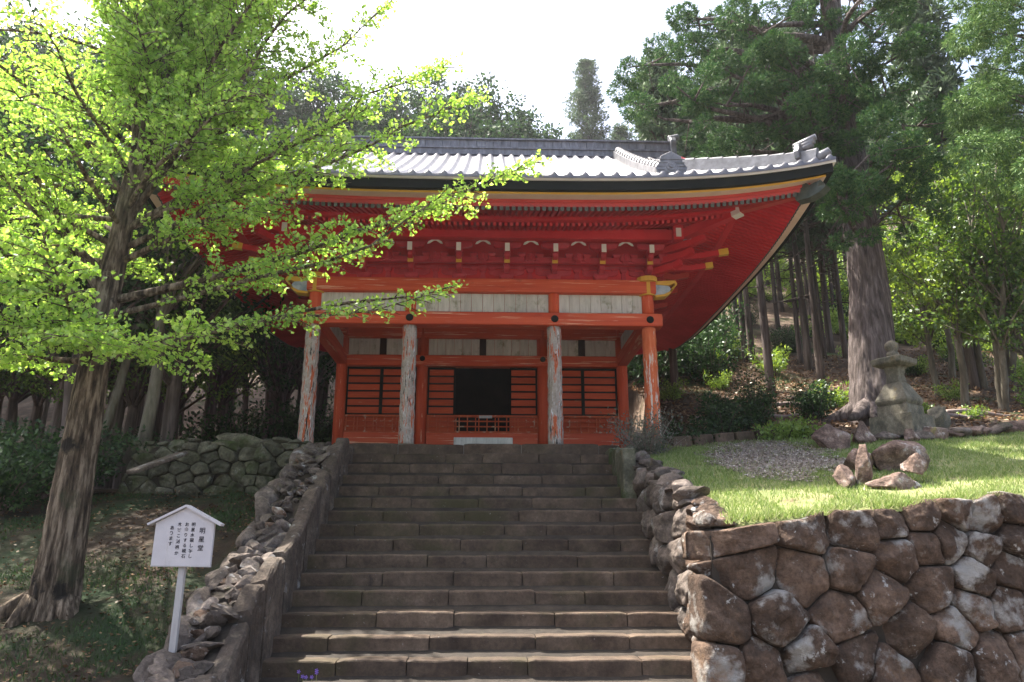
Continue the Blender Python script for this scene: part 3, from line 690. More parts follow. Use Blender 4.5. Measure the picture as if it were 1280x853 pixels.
# corner arms on the diagonal, with gold ends and the carved white and blue nosings
for sgn in (-1, 1):
    cxx = CX + sgn * WC; D = Vector((sgn, -1, 0)).normalized()
    for k, (l_, z0) in enumerate([(.75, ZD + .12), (1.0, ZD + .28), (1.25, ZD + .46)]):
        mb = MB(); a = Vector((cxx, YC, z0 + .05)); mb.bar(a, a + D * l_ * .8, .11, .12); mb.bar(a + D * l_ * .8, a + D * l_ + Vector((0, 0, .04)), .11, .11)
        mb.build('corner_arm', M['red'], hall)
    for k, (dx, dy, z0, ln) in enumerate([(1., -.15, ZD + .40, 1.15), (1., .02, ZD + .28, .95)]):
        mb = MB(); d = Vector((sgn * dx, dy, 0)).normalized(); a = Vector((cxx + sgn * .3, YC - .25 + k * .2, z0)); b = a + d * ln * .55 + Vector((0, 0, .0)); c = a + d * ln * .85 + Vector((0, 0, .05)); e = a + d * ln + Vector((0, 0, .07))
        mb.bar(a, b, .09, .10); mb.bar(b, c, .09, .10); o = mb.build('tail_arm', M['red'], hall)
        g = MB(); g.bar(c, e, .1, .11); g.build('gold_tip', M['gold'], hall)
    a = Vector((cxx, YC, ZD + .62)); D2 = D
    c1 = EP('F', sgn, 1.25, zb1 + .03); mb = MB(); mb.bar(a, c1, .16, .17); mb.build('hip_rafter', M['red'], hall)
    mb = MB(); dd = (c1 - a).normalized(); mb.bar(c1 + dd * .003, c1 + dd * .16, .17, .18); mb.build('hip_rafter_cap', M['white'], hall)
    c2 = EP('F', sgn, .3, zf0 + .03); mb = MB(); mb.bar(c1 - dd * .3 + Vector((0, 0, .09)), c2, .13, .13); mb.build('flying_hip_rafter', M['eave_red'], hall)
    mb = MB(); dd = (c2 - c1).normalized(); s_ = dd.cross(Vector((0, 0, 1))).normalized()
    pl = [(-.16, -.12), (.05, -.13), (.22, -.08), (.34, .0), (.20, .03), (.26, .12), (.08, .09), (.0, .16), (-.10, .08), (-.22, .10)]
    mb.prism(pl, lambda u, v, t: c2 + dd * (u - .02) + Vector((0, 0, v - .03)) + s_ * t, -.1, .1); mb.build('bronze_corner_ornament', M['bronze'], hall)
    # carved nosing
    mb = MB(); F = lambda u, v, t, s=sgn, cx_=cxx: Vector((cx_ + s * (.13 + u), YC - .02 + t, Z365 + v))
    mb.prism([(0, -.02), (.16, .0), (.26, .05), (.30, .11), (.26, .17), (0, .19)], F, -.08, .08); mb.build('carved_nosing', M['blue'], hall, bevel=.01)
    mb = MB()
    mb.prism([(0, .19), (.26, .17), (.36, .22), (.38, .18), (.30, .11), (.34, .10), (.42, .20), (.38, .27), (0, .25)], F, -.095, .095)
    mb.prism([(0, -.06), (.2, -.04), (.3, .04), (.28, .06), (.16, .0), (0, -.02)], F, -.095, .095); mb.build('carved_nosing_gold_edge', M['gold'], hall)
    mb = MB(); mb.tube([(cxx, YC, Z365 - .02), (cxx, YC, ZD + .02)], .155, 20); mb.tube([(cxx, YC - .05, ZD - .03), (cxx, YC - .05, ZD + .06)], .19, 16)
    mb.build('gold_column_collar', M['gold'], hall)
    mb = MB(); F2 = lambda u, v, t, s=sgn, cx_=cxx: Vector((cx_ + s * (.42 + u), YC - .5 + t, zg_bot + v))
    mb.prism([(0, -.02), (.28, .02), (.34, .06), (.30, .12), (.18, .10), (.14, .14), (0, .13)], F2, -.07, .07); mb.build('carved_beam_end', M['blue'], hall, bevel=.01)
    mb = MB(); mb.box(cxx + sgn * .48 - .09, cxx + sgn * .48 + .09, YC - .66, YC - .40, zg_bot - .03, zg_top + .1); mb.build('purlin_end', M['red'], hall)
    mb = MB(); mb.box(cxx + sgn * .48 - .045, cxx + sgn * .48 + .045, YC - .69, YC - .662, zg_bot + .02, zg_bot + .18); mb.build('white_purlin_cap', M['white'], hall)

# front columns, tie beam, boards
def disc(name, x, y, z, r, mat, parent):
    mb = MB(); mb.tube([(x, y, z), (x, y - .03, z)], [r, r * .85], 20); return mb.build(name, mat, parent)
cols = [CX - WC, CX - WM, CX + WM, CX + WC]
for i, x in enumerate(cols):
    mb = MB(); pts = []; rad = []
    n = 26
    for k in range(n + 1):
        z = lerp(ZF + .04, ZT0 + .0, k / n); pts.append((x + (.006 * math.sin(k * 2.1 + i)), YC, z)); rad.append(.135 * (1 - .06 * k / n) * (1 + .012 * math.sin(k * 1.7 + i * 2)))
    mb.tube(pts, rad, 24, amp=.035, fr=2.6)
    o = mb.build('porch_column', M['peel'] if i in (1, 2) else (M['peel'] if i == 0 else M['peel_orange']), hall, True)
    o['label'] = ['peeling outer left porch column with orange scraps', 'badly peeled grey porch column left of the door', 'badly peeled black streaked porch column right of the door', 'orange outer right porch column with one bare patch'][i]
    mb = MB(); mb.lathe((x, YC, ZF), [(.2, 0), (.2, .03), (.17, .05)], 20); mb.build('column_base', M['granite'], hall)
    mb = MB(); mb.tube([(x, YC, ZT1 - .02), (x, YC, ZD - .002)], .10 if i in (1, 2) else .112, 20); mb.build('upper_post', M['orange_z'], hall, True)
mb = MB(); mb.box(CX - WC - .23, CX + WC + .23, YC - .165, YC + .13, ZT0, ZT1); mb.build('porch_tie_beam', M['orange_x'], hall, bevel=.018)
for x in cols: disc('nail_cover', x, YC - .166, (ZT0 + ZT1) / 2 + .0, .068, M['black'], hall)
def boards(name, x0, x1, y, z0, z1, axis='x', wid=.2):
    mb = MB(); n = max(1, round((x1 - x0) / wid)); 
    for k in range(n):
        a = lerp(x0, x1, k / n) + .003; b = lerp(x0, x1, (k + 1) / n) - .003; j = random.uniform(-.004, .004)
        if axis == 'x': mb.box(a, b, y - .015 + j, y + .015 + j, z0, z1)
        else: mb.box(y - .015 + j, y + .015 + j, a, b, z0, z1)
    return mb.build(name, M['board'], hall)
for a, b in zip(cols[:-1], cols[1:]): boards('white_board_panel', a + .09, b - .09, YC, ZT1 - .03, Z365 + .03)
# side and rear upper walls, side ties
for sgn in (-1, 1):
    x = CX + sgn * WC
    boards('side_board_panel', YC + .1, YB, x, ZT1 - .06, Z365 + .03, 'y')
    mb = MB(); mb.box(x - .11, x + .11, YC + .131, YW - .13, ZT0 - .02, ZT1 - .02); mb.build('side_tie_beam', M['orange_y'], hall, bevel=.012)
    mb = MB(); mb.box(x - .11, x + .11, YW + .13, YB, ZT0 - .02, ZT1 - .02); mb.build('side_tie_beam', M['orange_y'], hall)
    mb = MB(); mb.box(x - .05, x + .05, YW + .1, YB - .1, ZF, ZT0 - .02); mb.build('side_wall', M['shutter'], hall)
    for y in (17.65, YB): mb = MB(); mb.tube([(x, y, ZF), (x, y, ZD)], .13, 16); mb.build('rear_column', M['orange_z'], hall, True)
mb = MB(); mb.box(CX - WC + .1, CX + WC - .1, YB - .05, YB + .05, ZF, ZD); mb.build('rear_wall', M['shutter'], hall)
# inner wall
iz = lambda py: P(604, py, YW - .12).z
icols = [CX - WC, CX - WM - .0, CX + WM, CX + WC]
for i, x in enumerate(icols):
    mb = MB(); mb.tube([(x, YW, ZF), (x, YW, iz(405))], .125, 20); mb.build('wall_column', M['orange_z'], hall, True)
mb = MB(); mb.box(CX - WC + .1, CX + WC - .1, YW - .13, YW + .1, iz(458), iz(444.5)); mb.build('lintel_beam', M['orange_x'], hall, bevel=.012)
for x in icols[1:3]: disc('nail_cover', x, YW - .132, iz(449), .06, M['black'], hall)
mb = MB(); mb.box(CX - WC + .1, CX + WC - .1, YW - .12, YW + .1, iz(423), iz(408)); mb.build('upper_wall_beam', M['orange_x'], hall, bevel=.012)
mb = MB(); mb.box(CX - WC, CX + WC, YC + .14, YB, iz(405), iz(405) + .05); mb.build('porch_ceiling', M['shutter'], hall)
for a, b in zip(icols[:-1], icols[1:]):
    m_ = (a + b) / 2; boards('upper_board_panel', a + .12, m_ - .07, YW, iz(445), iz(422)); boards('upper_board_panel', m_ + .07, b - .12, YW, iz(445), iz(422))
    mb = MB(); mb.box(m_ - .07, m_ + .07, YW - .05, YW + .03, iz(444), iz(423)); mb.build('strut_post', M['dark_wood'], hall)
    mb = MB(); mb.box(a + .125, b - .125, YW - .10, YW + .06, ZF + .02, iz(541)); mb.build('sill_board', M['orange_x'], hall, bevel=.01)
zt, zb = iz(459), iz(519)
def shutter(x0, x1, rows=6):
    mb = MB(); h_ = (zt - zb - .06) / rows
    for k in range(rows): z = zb + .03 + k * h_; mb.box(x0 + .02, x1 - .02, YW - .03, YW, z + .016, z + h_ - .016)
    o = mb.build('shutter', M['shutter'], hall)
    fr = MB(); fr.box(x0, x0 + .035, YW - .055, YW + .01, zb, zt); fr.box(x1 - .035, x1, YW - .055, YW + .01, zb, zt)
    fr.box(x0, x1, YW - .056, YW + .01, zb - .0, zb + .03); fr.box(x0, x1, YW - .056, YW + .01, zt - .03, zt)
    for k in range(1, rows): z = zb + .03 + k * h_; fr.box(x0 + .036, x1 - .036, YW - .05, YW - .0, z - .017, z + .017)
    fr.box(x0 + .036, x1 - .036, YW + .002, YW + .009, zb, zt)
    c_ = fr.build('shutter_frame', M['black'], o); c_.matrix_parent_inverse = Matrix.Identity(4)
a, b = icols[0] + .125, icols[1] - .125; shutter(a + .0, (a + b) / 2 - .0); shutter((a + b) / 2, b)
a, b = icols[2] + .125, icols[3] - .125; shutter(a, (a + b) / 2); shutter((a + b) / 2, b)
dl = P(569, 490, YW).x; dr = P(637, 490, YW).x
shutter(icols[1] + .125, dl); shutter(dr, icols[2] - .125)
# lattice under the shutters
lz0, lz1 = iz(541), iz(519) - .002
for a, b in zip(icols[:-1], icols[1:]):
    mb = MB(); x0, x1 = a + .125, b - .125
    mb.box(x0, x1, YW - .11, YW - .04, lz1 - .04, lz1); mb.box(x0, x1, YW - .11, YW - .04, lz0, lz0 + .03)
    for f in (.36, .66): z = lerp(lz0, lz1, f); mb.box(x0, x1, YW - .085, YW - .06, z - .012, z + .012)
    n = int((x1 - x0) / .21); 
    for k in range(n + 1):
        x = x0 + .03 + (x1 - x0 - .06) * k / n
        for d in ((-.035, .035) if k % 2 else (0,)): mb.box(x + d - .011, x + d + .011, YW - .095, YW - .058, lz0, lz1 - .02)
    mb.build('lattice_rail', M['lattice'], hall)
    mb = MB()
    if a == icols[1]:
        mb.box(x0, dl, YW - .03, YW, lz0, lz1); mb.build('lattice_backing', M['shutter'], hall); mb = MB(); mb.box(dr, x1, YW - .03, YW, lz0, lz1)
    else: mb.box(x0, x1, YW - .03, YW, lz0, lz1)
    mb.build('lattice_backing', M['shutter'], hall)
mb = MB(); p = P(607, 521, YW - .12); mb.box(p.x - .14, p.x + .14, YW - .135, YW - .112, p.z - .035, p.z + .02); mb.build('name_plate', M['signpost'], hall)
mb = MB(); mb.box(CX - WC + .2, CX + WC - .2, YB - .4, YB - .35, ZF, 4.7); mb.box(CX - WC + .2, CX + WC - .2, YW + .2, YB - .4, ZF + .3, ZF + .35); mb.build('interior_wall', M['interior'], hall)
mb = MB(); x0 = P(567, 550, 14.6).x; x1 = P(641, 550, 14.6).x; mb.box(x0, x1, 14.6, 15.0, ZF, Zp(547, 14.6)); o = mb.build('wooden_step', M['board'], bevel=.01); tag(o, 'pale weathered wooden step box standing before the doorway of the hall', 'step box')

# roof surfaces
def rz(e): return .56 * e + .0135 * e * e
Z0R = z_t + .02
def tile_wave(s, pitch=.245):
    f = (s / pitch) % 1.0
    return .07 * max(0, math.cos((f - .5) * 2 * math.pi)) ** .8
def slope(ed, H, e_max, lim, name, fine=True):
    """heightfield: s along the edge, e inwards; lim(e) = half width at e"""
    step = .245 / 8 if fine else .25; smax = H + .05
    ns = int(2 * smax / step) + 1; es = []; e = -.07
    while e < e_max: es.append(e); e += .075 if fine else .5
    es.append(e_max); vs = []; idx = {}
    mb = MB()
    for j, e in enumerate(es):
        hw = lim(e)
        for i in range(ns):
            s = -smax + i * step; s = max(-hw, min(hw, s)); t = s / max(H - max(e, 0), .5); t = max(-1, min(1, t))
            t2 = s / H
            z = Z0R + rz(max(e, 0)) + .40 * abs(t2) ** 3.4 * max(0, 1 - max(e, 0) / 3.2) + (tile_wave(s) if fine else 0)
            if fine: z += .016 * (1 - ((e + .07) / .30) % 1.0)
            if ed == 'F': vs.append((CX + s, YF + e, z))
            elif ed == 'B': vs.append((CX + s, 2 * YM - YF - e, z))
            elif ed == 'R': vs.append((CX + HX - e, YM + s, z))
            else: vs.append((CX - HX + e, YM + s, z))
    fs = [(j * ns + i, j * ns + i + 1, (j + 1) * ns + i + 1, (j + 1) * ns + i) for j in range(len(es) - 1) for i in range(ns - 1)]
    # drop collapsed faces
    good = [f for f in fs if abs(Vector(vs[f[0]]).x - Vector(vs[f[1]]).x) + abs(Vector(vs[f[0]]).y - Vector(vs[f[1]]).y) + abs(Vector(vs[f[3]]).x - Vector(vs[f[2]]).x) + abs(Vector(vs[f[3]]).y - Vector(vs[f[2]]).y) > 1e-4]
    # front lip
    n0 = len(vs); lip = []
    for i in range(ns): x, y, z = vs[i]; vs.append((x, y, Z0R + .40 * abs(((x - CX) / HX) if ed in 'FB' else (y - YM) / HY) ** 3.4 - .03))
    good += [(i, n0 + i, n0 + i + 1, i + 1) for i in range(ns - 1)]
    mb.add(vs, good); return mb.build(name, M['tile'], hall, True)
XG = 4.35
slope('F', HX, HY, lambda e: (HX - e + .03) if e < HX - XG else XG, 'roof_slope')
slope('B', HX, HY, lambda e: (HX - e + .03) if e < HX - XG else XG, 'rear_roof_slope', False)
slope('R', HY, 1.7, lambda e: HY - e + .03, 'side_roof_slope'); slope('L', HY, 1.7, lambda e: HY - e + .03, 'side_roof_slope')
for sgn in (-1, 1):
    x = CX + sgn * 3.8; mb = MB(); zA = Z0R + rz(1.6)
    mb.prism([(-3.6, zA), (3.6, zA), (0, Z0R + rz(5.3) - .1)], lambda a, z, t: (x + t, YM + a, z), -.03, .03); mb.build('gable_wall', M['red'], hall)
    for q in (-1, 1):
        mb = MB(); pts = [(CX + sgn * XG, YM + q * (HY - e), Z0R + rz(e) + .02) for e in lin(1.2, 5.3, 9)]
        for a, b in zip(pts[:-1], pts[1:]): mb.bar(a, b, .07, .24)
        mb.build('bargeboard', M['red'], hall)
# ridges
ZR = Z0R + rz(HY)
mb = MB(); L_ = XG + .0
mb.box(CX - L_, CX + L_, YM - .2, YM + .2, ZR - .1, ZR + .1)
n = 44
for k in range(n): a = lerp(-L_, L_, k / n); mb.box(CX + a + .004, CX + a + 2 * L_ / n - .004, YM - .16 - random.uniform(0, .008), YM + .16, ZR + .1, ZR + .29)
mb.box(CX - L_ - .02, CX + L_ + .02, YM - .23, YM + .23, ZR + .05, ZR + .09)
mb.box(CX - L_ - .02, CX + L_ + .02, YM - .21, YM + .21, ZR + .292, ZR + .33)
rg = mb.build('main_ridge', M['ridge'], hall)
mb = MB()
for k in range(34): a = lerp(-L_, L_, k / 34); mb.tube([(CX + a, YM, ZR + .35), (CX + a + 2 * L_ / 34 - .015, YM, ZR + .35)], [.085, .075], 10)
mb.build('ridge_cap_tile', M['trimtile'], hall, True)
for sgn in (-1, 1):
    x = CX + sgn * (L_ + .05); mb = MB()
    mb.prism([(-.30, ZR - .15), (.30, ZR - .15), (.26, ZR + .12), (.30, ZR + .30), (.22, ZR + .44), (-.22, ZR + .44), (-.30, ZR + .30), (-.26, ZR + .12)], lambda a, z, t: (x + t, YM + a, z), -.07, .07)
    mb.tube([(x - sgn * .05, YM, ZR + .5), (x + sgn * .2, YM, ZR + .56)], .08, 12); mb.build('ridge_end_tile', M['trimtile'], hall, bevel=.02)
    # descending ridge
    xd = CX + sgn * 3.1; mb = MB(); es = lin(.55, 5.1, 20); pts = [Vector((xd, YF + e, Z0R + rz(e) + .19)) for e in es]
    for a, b in zip(pts[:-1], pts[1:]): mb.bar(a - Vector((0, 0, .1)), b - Vector((0, 0, .1)), .26, .16)
    for a, b in zip(pts[:-1], pts[1:]): mb.tube([a, lerp(a, b, .93)], [.105, .09], 12)
    mb.build('descending_ridge', M['trimtile'], hall, False)
    def oni(c, d, s, name='demon_tile'):
        d = Vector(d).normalized(); sd = d.cross(Vector((0, 0, 1))).normalized(); mb = MB()
        pl = [(-.20, -.14), (.20, -.14), (.23, .0), (.17, .08), (.15, .17), (.06, .22), (0, .25), (-.06, .22), (-.15, .17), (-.17, .08), (-.23, .0)]
        mb.prism([(a * s, b * s) for a, b in pl], lambda a, z, t: Vector(c) + sd * a + Vector((0, 0, z)) + d * t, -.04, .04)
        for r0 in (.13, .09, .045):
            mb.tube([Vector(c) + d * .03, Vector(c) + d * (.10 - r0 * .4)], [r0 * s, r0 * s * .8], 14)
        for k in range(5): mb.bar(Vector(c) + sd * (-.2 * s) + Vector((0, 0, (-.10 + k * .055) * s)) + d * .045, Vector(c) + sd * .2 * s + Vector((0, 0, (-.10 + k * .055) * s)) + d * .045, .012, .02)
        return mb.build(name, M['trimtile'], hall, bevel=.006)
    oni((xd, YF + .5, Z0R + rz(.5) + .2), (0, -1, .1), 1.15)
    # corner ridge
    mb = MB(); pts = []
    for e in lin(.15, 2.3, 12): q = EP('F', sgn, e, 0); pts.append(Vector((q.x, q.y, Z0R + rz(e) + up(1, e) + .04 + .10 * max(0, 1 - e / .8) ** 2)))
    for a, b in zip(pts[:-1], pts[1:]): mb.bar(a - Vector((0, 0, .10)), b - Vector((0, 0, .10)), .24, .30)
    for a, b in zip(pts[:-1], pts[1:]): mb.tube([a + Vector((0, 0, .04)), lerp(a, b, .92) + Vector((0, 0, .04))], [.085, .07], 10)
    mb.build('corner_ridge', M['trimtile'], hall)
    d = (pts[0] - pts[1]).normalized(); oni(pts[1] + Vector((0, 0, .05)), (d.x, d.y, 0), .85)
    mb = MB()
    for k in range(3): c = pts[1] + Vector((0, 0, .12 + .055 * k)); mb.tube([c - d * .1, c + Vector((d.x, d.y, 0)) * (.22 + .03 * k) + Vector((0, 0, .05))], [.045, .055], 10)
    c = pts[0]; mb.tube([c - d * .2 - Vector((0, 0, .08)), c + d * .06 - Vector((0, 0, .03)), c + d * .2 + Vector((0, 0, .05))], [.08, .09, .06], 10)
    mb.build('corner_tip_tile', M['trimtile'], hall, True)
# ------------------------------------------------------------------ haze
mb = MB(); mb.box(-310, 310, -310, 310, -3.3, 90)
hz = mb.build('haze', None); hz.data.materials.clear(); m_, t_ = new_mat('thin_haze')
pv = t_.nodes.new('ShaderNodeVolumePrincipled'); pv.inputs['Color'].default_value = (.93, .95, 1, 1); pv.inputs['Density'].default_value = .00045; pv.inputs['Anisotropy'].default_value = .5
t_.links.new(pv.outputs[0], t_.nodes.new('ShaderNodeOutputMaterial').inputs['Volume']); hz.data.materials.append(m_)
tag(hz, 'thin bright summer haze between the trees', None, None, 'stuff')
#@@NATURE
# ================================================================== FOLIAGE TOOLS
def unit(a): return a / np.maximum(np.linalg.norm(a, axis=1, keepdims=True), 1e-9)
def leaf_mesh(name, pos, dirs, length, width, kind='leaf', nrm=None, seed=0):
    """pos (n,3) leaf bases, dirs (n,3) pointing along each leaf; one small flat face per leaf"""
    r = np.random.default_rng(seed); n = len(pos); d = unit(np.asarray(dirs, float))
    if nrm is None: nrm = r.normal(size=(n, 3))
    s = unit(np.cross(d, nrm)); ln = (length * r.uniform(.65, 1.25, n))[:, None]; wd = (width * r.uniform(.75, 1.2, n))[:, None]
    pos = np.asarray(pos, float)
    if kind == 'fan': v = np.stack([pos, pos + d * ln * .75 - s * wd * .5, pos + d * ln, pos + d * ln * .75 + s * wd * .5], 1)
    elif kind == 'blade': v = np.stack([pos - s * wd * .5, pos + d * ln, pos + s * wd * .5], 1)
    else: v = np.stack([pos, pos + d * ln * .45 - s * wd * .5, pos + d * ln, pos + d * ln * .45 + s * wd * .5], 1)
    k = v.shape[1]; me = bpy.data.meshes.new(name)
    me.vertices.add(n * k); me.loops.add(n * k); me.polygons.add(n)
    me.vertices.foreach_set('co', v.reshape(-1)); me.loops.foreach_set('vertex_index', np.arange(n * k, dtype=np.int32))
    me.polygons.foreach_set('loop_start', np.arange(0, n * k, k, dtype=np.int32)); me.polygons.foreach_set('loop_total', np.full(n, k, dtype=np.int32))
    me.update(calc_edges=True); return me
def blob(r, c, rad, n, shell=.5):
    """points in an ellipsoid, thicker near its outside"""
    d = unit(r.normal(size=(n, 3))); q = (shell + (1 - shell) * r.random(n)) ** .6
    return np.asarray(c) + d * q[:, None] * np.asarray(rad), d
def curve_pts(a, b, sag, n, wob, rs):
    a = Vector(a); b = Vector(b); out = []
    o = Vector((rs.uniform(-9, 9),) * 3)
    for i in range(n + 1):
        t = i / n; p = a.lerp(b, t) + Vector((0, 0, sag * 4 * t * (1 - t)))
        p += Vector((noise.noise(o + p * .8), noise.noise(o * 2 + p * .8), noise.noise(o * 3 + p * .8))) * wob * t
        out.append(p)
    return out
def cedar_clumps(r, centers, rads, per, length=.24, width=.03, tuft=7, droop=.25):
    P_, D_ = [], []
    for c, rad in zip(centers, rads):
        m_ = max(4, int(per * rad * rad)); p, d = blob(r, c, (rad, rad, rad * .72), m_, .45)
        d = unit(d * .8 + np.array([0, 0, -droop * .4]) + r.normal(size=d.shape) * .35)
        pp = np.repeat(p, tuft, 0); dd = unit(np.repeat(d, tuft, 0) + r.normal(size=(m_ * tuft, 3)) * .55)
        P_.append(pp + dd * .02); D_.append(dd)
    return np.concatenate(P_), np.concatenate(D_)
def inst(o, parent=None):
    c = o.copy(); C.objects.link(c); c.parent = parent
    for ch in o.children: inst(ch, c)
    return c

# ================================================================== GINKGO on the left
gk = empty('ginkgo_tree', (-4.5, 8.5, -.5)); tag(gk, 'big leaning ginkgo with rough furrowed bark and bright green spring leaves beside the path', 'tree')
TR = [(64, 775, 8.3, .40), (68, 750, 8.3, .345), (78, 690, 8.3, .305), (93, 600, 8.32, .27), (108, 510, 8.36, .245), (124, 420, 8.4, .215), (138, 350, 8.45, .195), (152, 290, 8.5, .17), (165, 235, 8.55, .145), (180, 175, 8.65, .125), (200, 95, 8.75, .10), (222, 20, 8.8, .08), (235, -50, 8.85, .06), (243, -110, 8.9, .035), (248, -170, 8.9, .015)]
ctrl = [(P(a, b, y), r_ * (.66 if r_ > .15 else .78)) for a, b, y, r_ in TR]
def trunk_at(f):
    f = max(0, min(.9999, f)) * (len(ctrl) - 1); i = int(f); t = f - i
    return ctrl[i][0].lerp(ctrl[i + 1][0], t), lerp(ctrl[i][1], ctrl[i + 1][1], t)
mb = MB(); n = 330; pts = []; rad = []
for i in range(n + 1): p, r_ = trunk_at(i / n); pts.append(p); rad.append(r_)
mb.tube(pts, rad, 120, amp=.05, fr=3.2, ridge=.13)
for a_, l_ in ((3.5, .75), (2.4, .4), (-.6, .25), (-2.3, .3)):   # surface roots
    b0 = ctrl[1][0]; q = [b0 + Vector((math.cos(a_) * (.18 + l_ * t), math.sin(a_) * (.18 + l_ * t), -.02 - .30 * t - .1 * t * t)) for t in (0, .3, .6, 1)]
    mb.tube(q, [.13, .09, .06, .02], 16, amp=.25, fr=2)
mb.build('trunk', M['ginkgo_bark'], gk, True)
rs = random.Random(12); rr = np.random.default_rng(12)
br = MB(); LP, LD = [], []
def spur_leaves(p0, p1, step=.045, k=5):
    L_ = (p1 - p0).length; m_ = max(1, int(L_ / step))
    t = rr.random(m_); base = np.array(p0)[None] * (1 - t)[:, None] + np.array(p1)[None] * t[:, None]
    out = unit(rr.normal(size=(m_, 3)) + np.array([0, 0, .15]))
    b2 = np.repeat(base + out * .015, k, 0); d = unit(np.repeat(out, k, 0) * .6 + rr.normal(size=(m_ * k, 3)) * .7 + np.array([0, 0, -.15]))
    LP.append(b2 + d * .025); LD.append(d)
def twigs(pts, r0, tw_len, spacing, leafk=5, plane=.3):
    tot = sum((b - a).length for a, b in zip(pts[:-1], pts[1:])); acc = 0; nxt = tot * .16; side = 1
    for i, (a, b) in enumerate(zip(pts[:-1], pts[1:])):
        L_ = (b - a).length; d = (b - a).normalized()
        while nxt < acc + L_:
            t = (nxt - acc) / L_; p = a.lerp(b, t); f = nxt / tot
            s = d.cross(Vector((0, 0, 1))).normalized() * side; side = -side
            dr = (s * rs.uniform(.5, 1.) + d * rs.uniform(.5, 1.1) + Vector((0, 0, rs.uniform(-plane, plane)))).normalized()
            l_ = tw_len * rs.uniform(.5, 1.2) * (1 - .55 * f)
            q = [p, p + dr * l_ * .5 + Vector((0, 0, -.03 * l_)), p + dr * l_ + Vector((0, 0, -.16 * l_))]
            br.tube(q, [.009, .006, .0025], 4, cap=False)
            spur_leaves(q[0], q[1], .06, leafk); spur_leaves(q[1], q[2], .05, leafk)
            if l_ > .5:
                for z in (.35, .7):
                    s2 = (dr.cross(Vector((0, 0, 1))) * rs.choice((-1, 1)) + dr * .7 + Vector((0, 0, rs.uniform(-.3, .2)))).normalized(); a2 = q[0].lerp(q[2], z); b2 = a2 + s2 * l_ * .4
                    br.tube([a2, b2], [.005, .002], 4, cap=False); spur_leaves(a2, b2, .05, leafk)
            nxt += spacing * rs.uniform(.7, 1.3)
        acc += L_
    spur_leaves(pts[-2], pts[-1], .035, leafk)
def limb(a, b, r0, sag=0., wob=.2, tw=.8, sp=.13, k=5):
    pts = curve_pts(a, b, sag, 9, wob, rs); m_ = len(pts)
    br.tube(pts, [max(.006, r0 * (1 - i / (m_ - 1)) ** .8) for i in range(m_)], 7, cap=False)
    twigs(pts, r0, tw, sp, k)
# limbs seen in the photograph, towards given points
for (f, px, py, Y, r0, sag) in [(.40, 660, 205, 8.6, .05, -.16), (.38, 600, 235, 8.3, .035, -.15), (.335, 585, 345, 8.2, .04, .06), (.33, 545, 372, 7.9, .03, .05), 
                                (.5, 555, 85, 8.9, .045, .1), (.55, 500, 25, 9., .04, .1), (.47, 600, 130, 8.7, .04, .08), (.5, 470, 150, 8.1, .04, 0), (.45, 430, 190, 8.0, .04, 0), 
                                (.36, -60, 260, 7.0, .06, .1), (.37, -120, 180, 7.6, .06, .1), (.36, -80, 330, 7.2, .06, .15), (.34, -60, 400, 7.0, .05, .1), (.35, 30, 300, 6.2, .04, 0),
                                (.40, -60, 100, 7.2, .05, .1), (.36, 60, 395, 6.6, .03, -.1), (.33, -100, 450, 8.4, .04, .1), (.34, 240, 390, 6.8, .03, -.1)]:
    p, r_ = trunk_at(f); low = px > 380 and py > 205
    limb(p, P(px, py, Y), r0 * 1.05, sag, .35, .55 if low else .85, .10 if low else .085, 4 if low else 5)
for k in range(17):   # upper limbs added out of view to shade the stairs
    X_, Y_ = rs.uniform(-5, -1.5), rs.uniform(7.6, 9.6); Z_ = Y_ * .86 + rs.uniform(.1, 1.5); p, r_ = trunk_at(min(.9, .5 + (Z_ - 7) * .1)); limb(p, Vector((X_, Y_, Z_)), .045, .1, .3, 1.0, .07, 6)
# the rest of the crown, all round the trunk
for i in range(66):
    f = lerp(.36, .97, (i + rs.random()) / 66); p, r_ = trunk_at(f); a_ = i * 2.39996 + rs.uniform(-.3, .3)
    L_ = lerp(3.9, 1.0, ((f - .36) / .61) ** 1.2) * rs.uniform(.75, 1.12)
    dx, dy = math.cos(a_), math.sin(a_)
    if dx > .1:
        if f < .52 or i % 2: continue
        L_ *= .7
    if dy < -.5: L_ *= .82
    rise = L_ * rs.uniform(.05, .55)
    limb(p, p + Vector((dx * L_, dy * L_, rise)), .045 * (1.1 - f * .6), rs.uniform(-.1, .25), .5, .85, .13, 4)
br.build('limb', M['ginkgo_bark'], gk, True)
lp = np.concatenate(LP); ld = np.concatenate(LD)
print('ginkgo leaves', len(lp))
put('foliage', leaf_mesh('foliage', lp, ld, .040, .052, 'fan', seed=1), L['ginkgo'], gk)

# ================================================================== BIG CEDAR on the right
cd = empty('cedar_tree', (8.2, 15.3, 2.4)); tag(cd, 'huge old cedar with thick pale trunk and spreading dark limbs behind the stone stupa', 'tree', 'old cedars')
TRc = [(1096, 545, 15.0, .62), (1096, 520, 15.0, .54), (1094, 480, 15.05, .475), (1090, 430, 15.1, .44), (1087, 370, 15.2, .39), (1080, 310, 15.3, .36), (1070, 250, 15.4, .35), (1058, 180, 15.5, .34), (1046, 90, 15.6, .26), (1039, 20, 15.7, .24), (1036, -80, 15.7, .2), (1040, -250, 15.7, .14), (1040, -420, 15.7, .04)]
cc = [(P(a, b, y), r_) for a, b, y, r_ in TRc]
mb = MB(); pts = []; rad = []
for i in range(len(cc) - 1):
    for k in range(14): t = k / 14; pts.append(cc[i][0].lerp(cc[i + 1][0], t)); rad.append(lerp(cc[i][1], cc[i + 1][1], t))
mb.tube(pts, rad, 110, amp=.05, fr=2.4, ridge=.07)
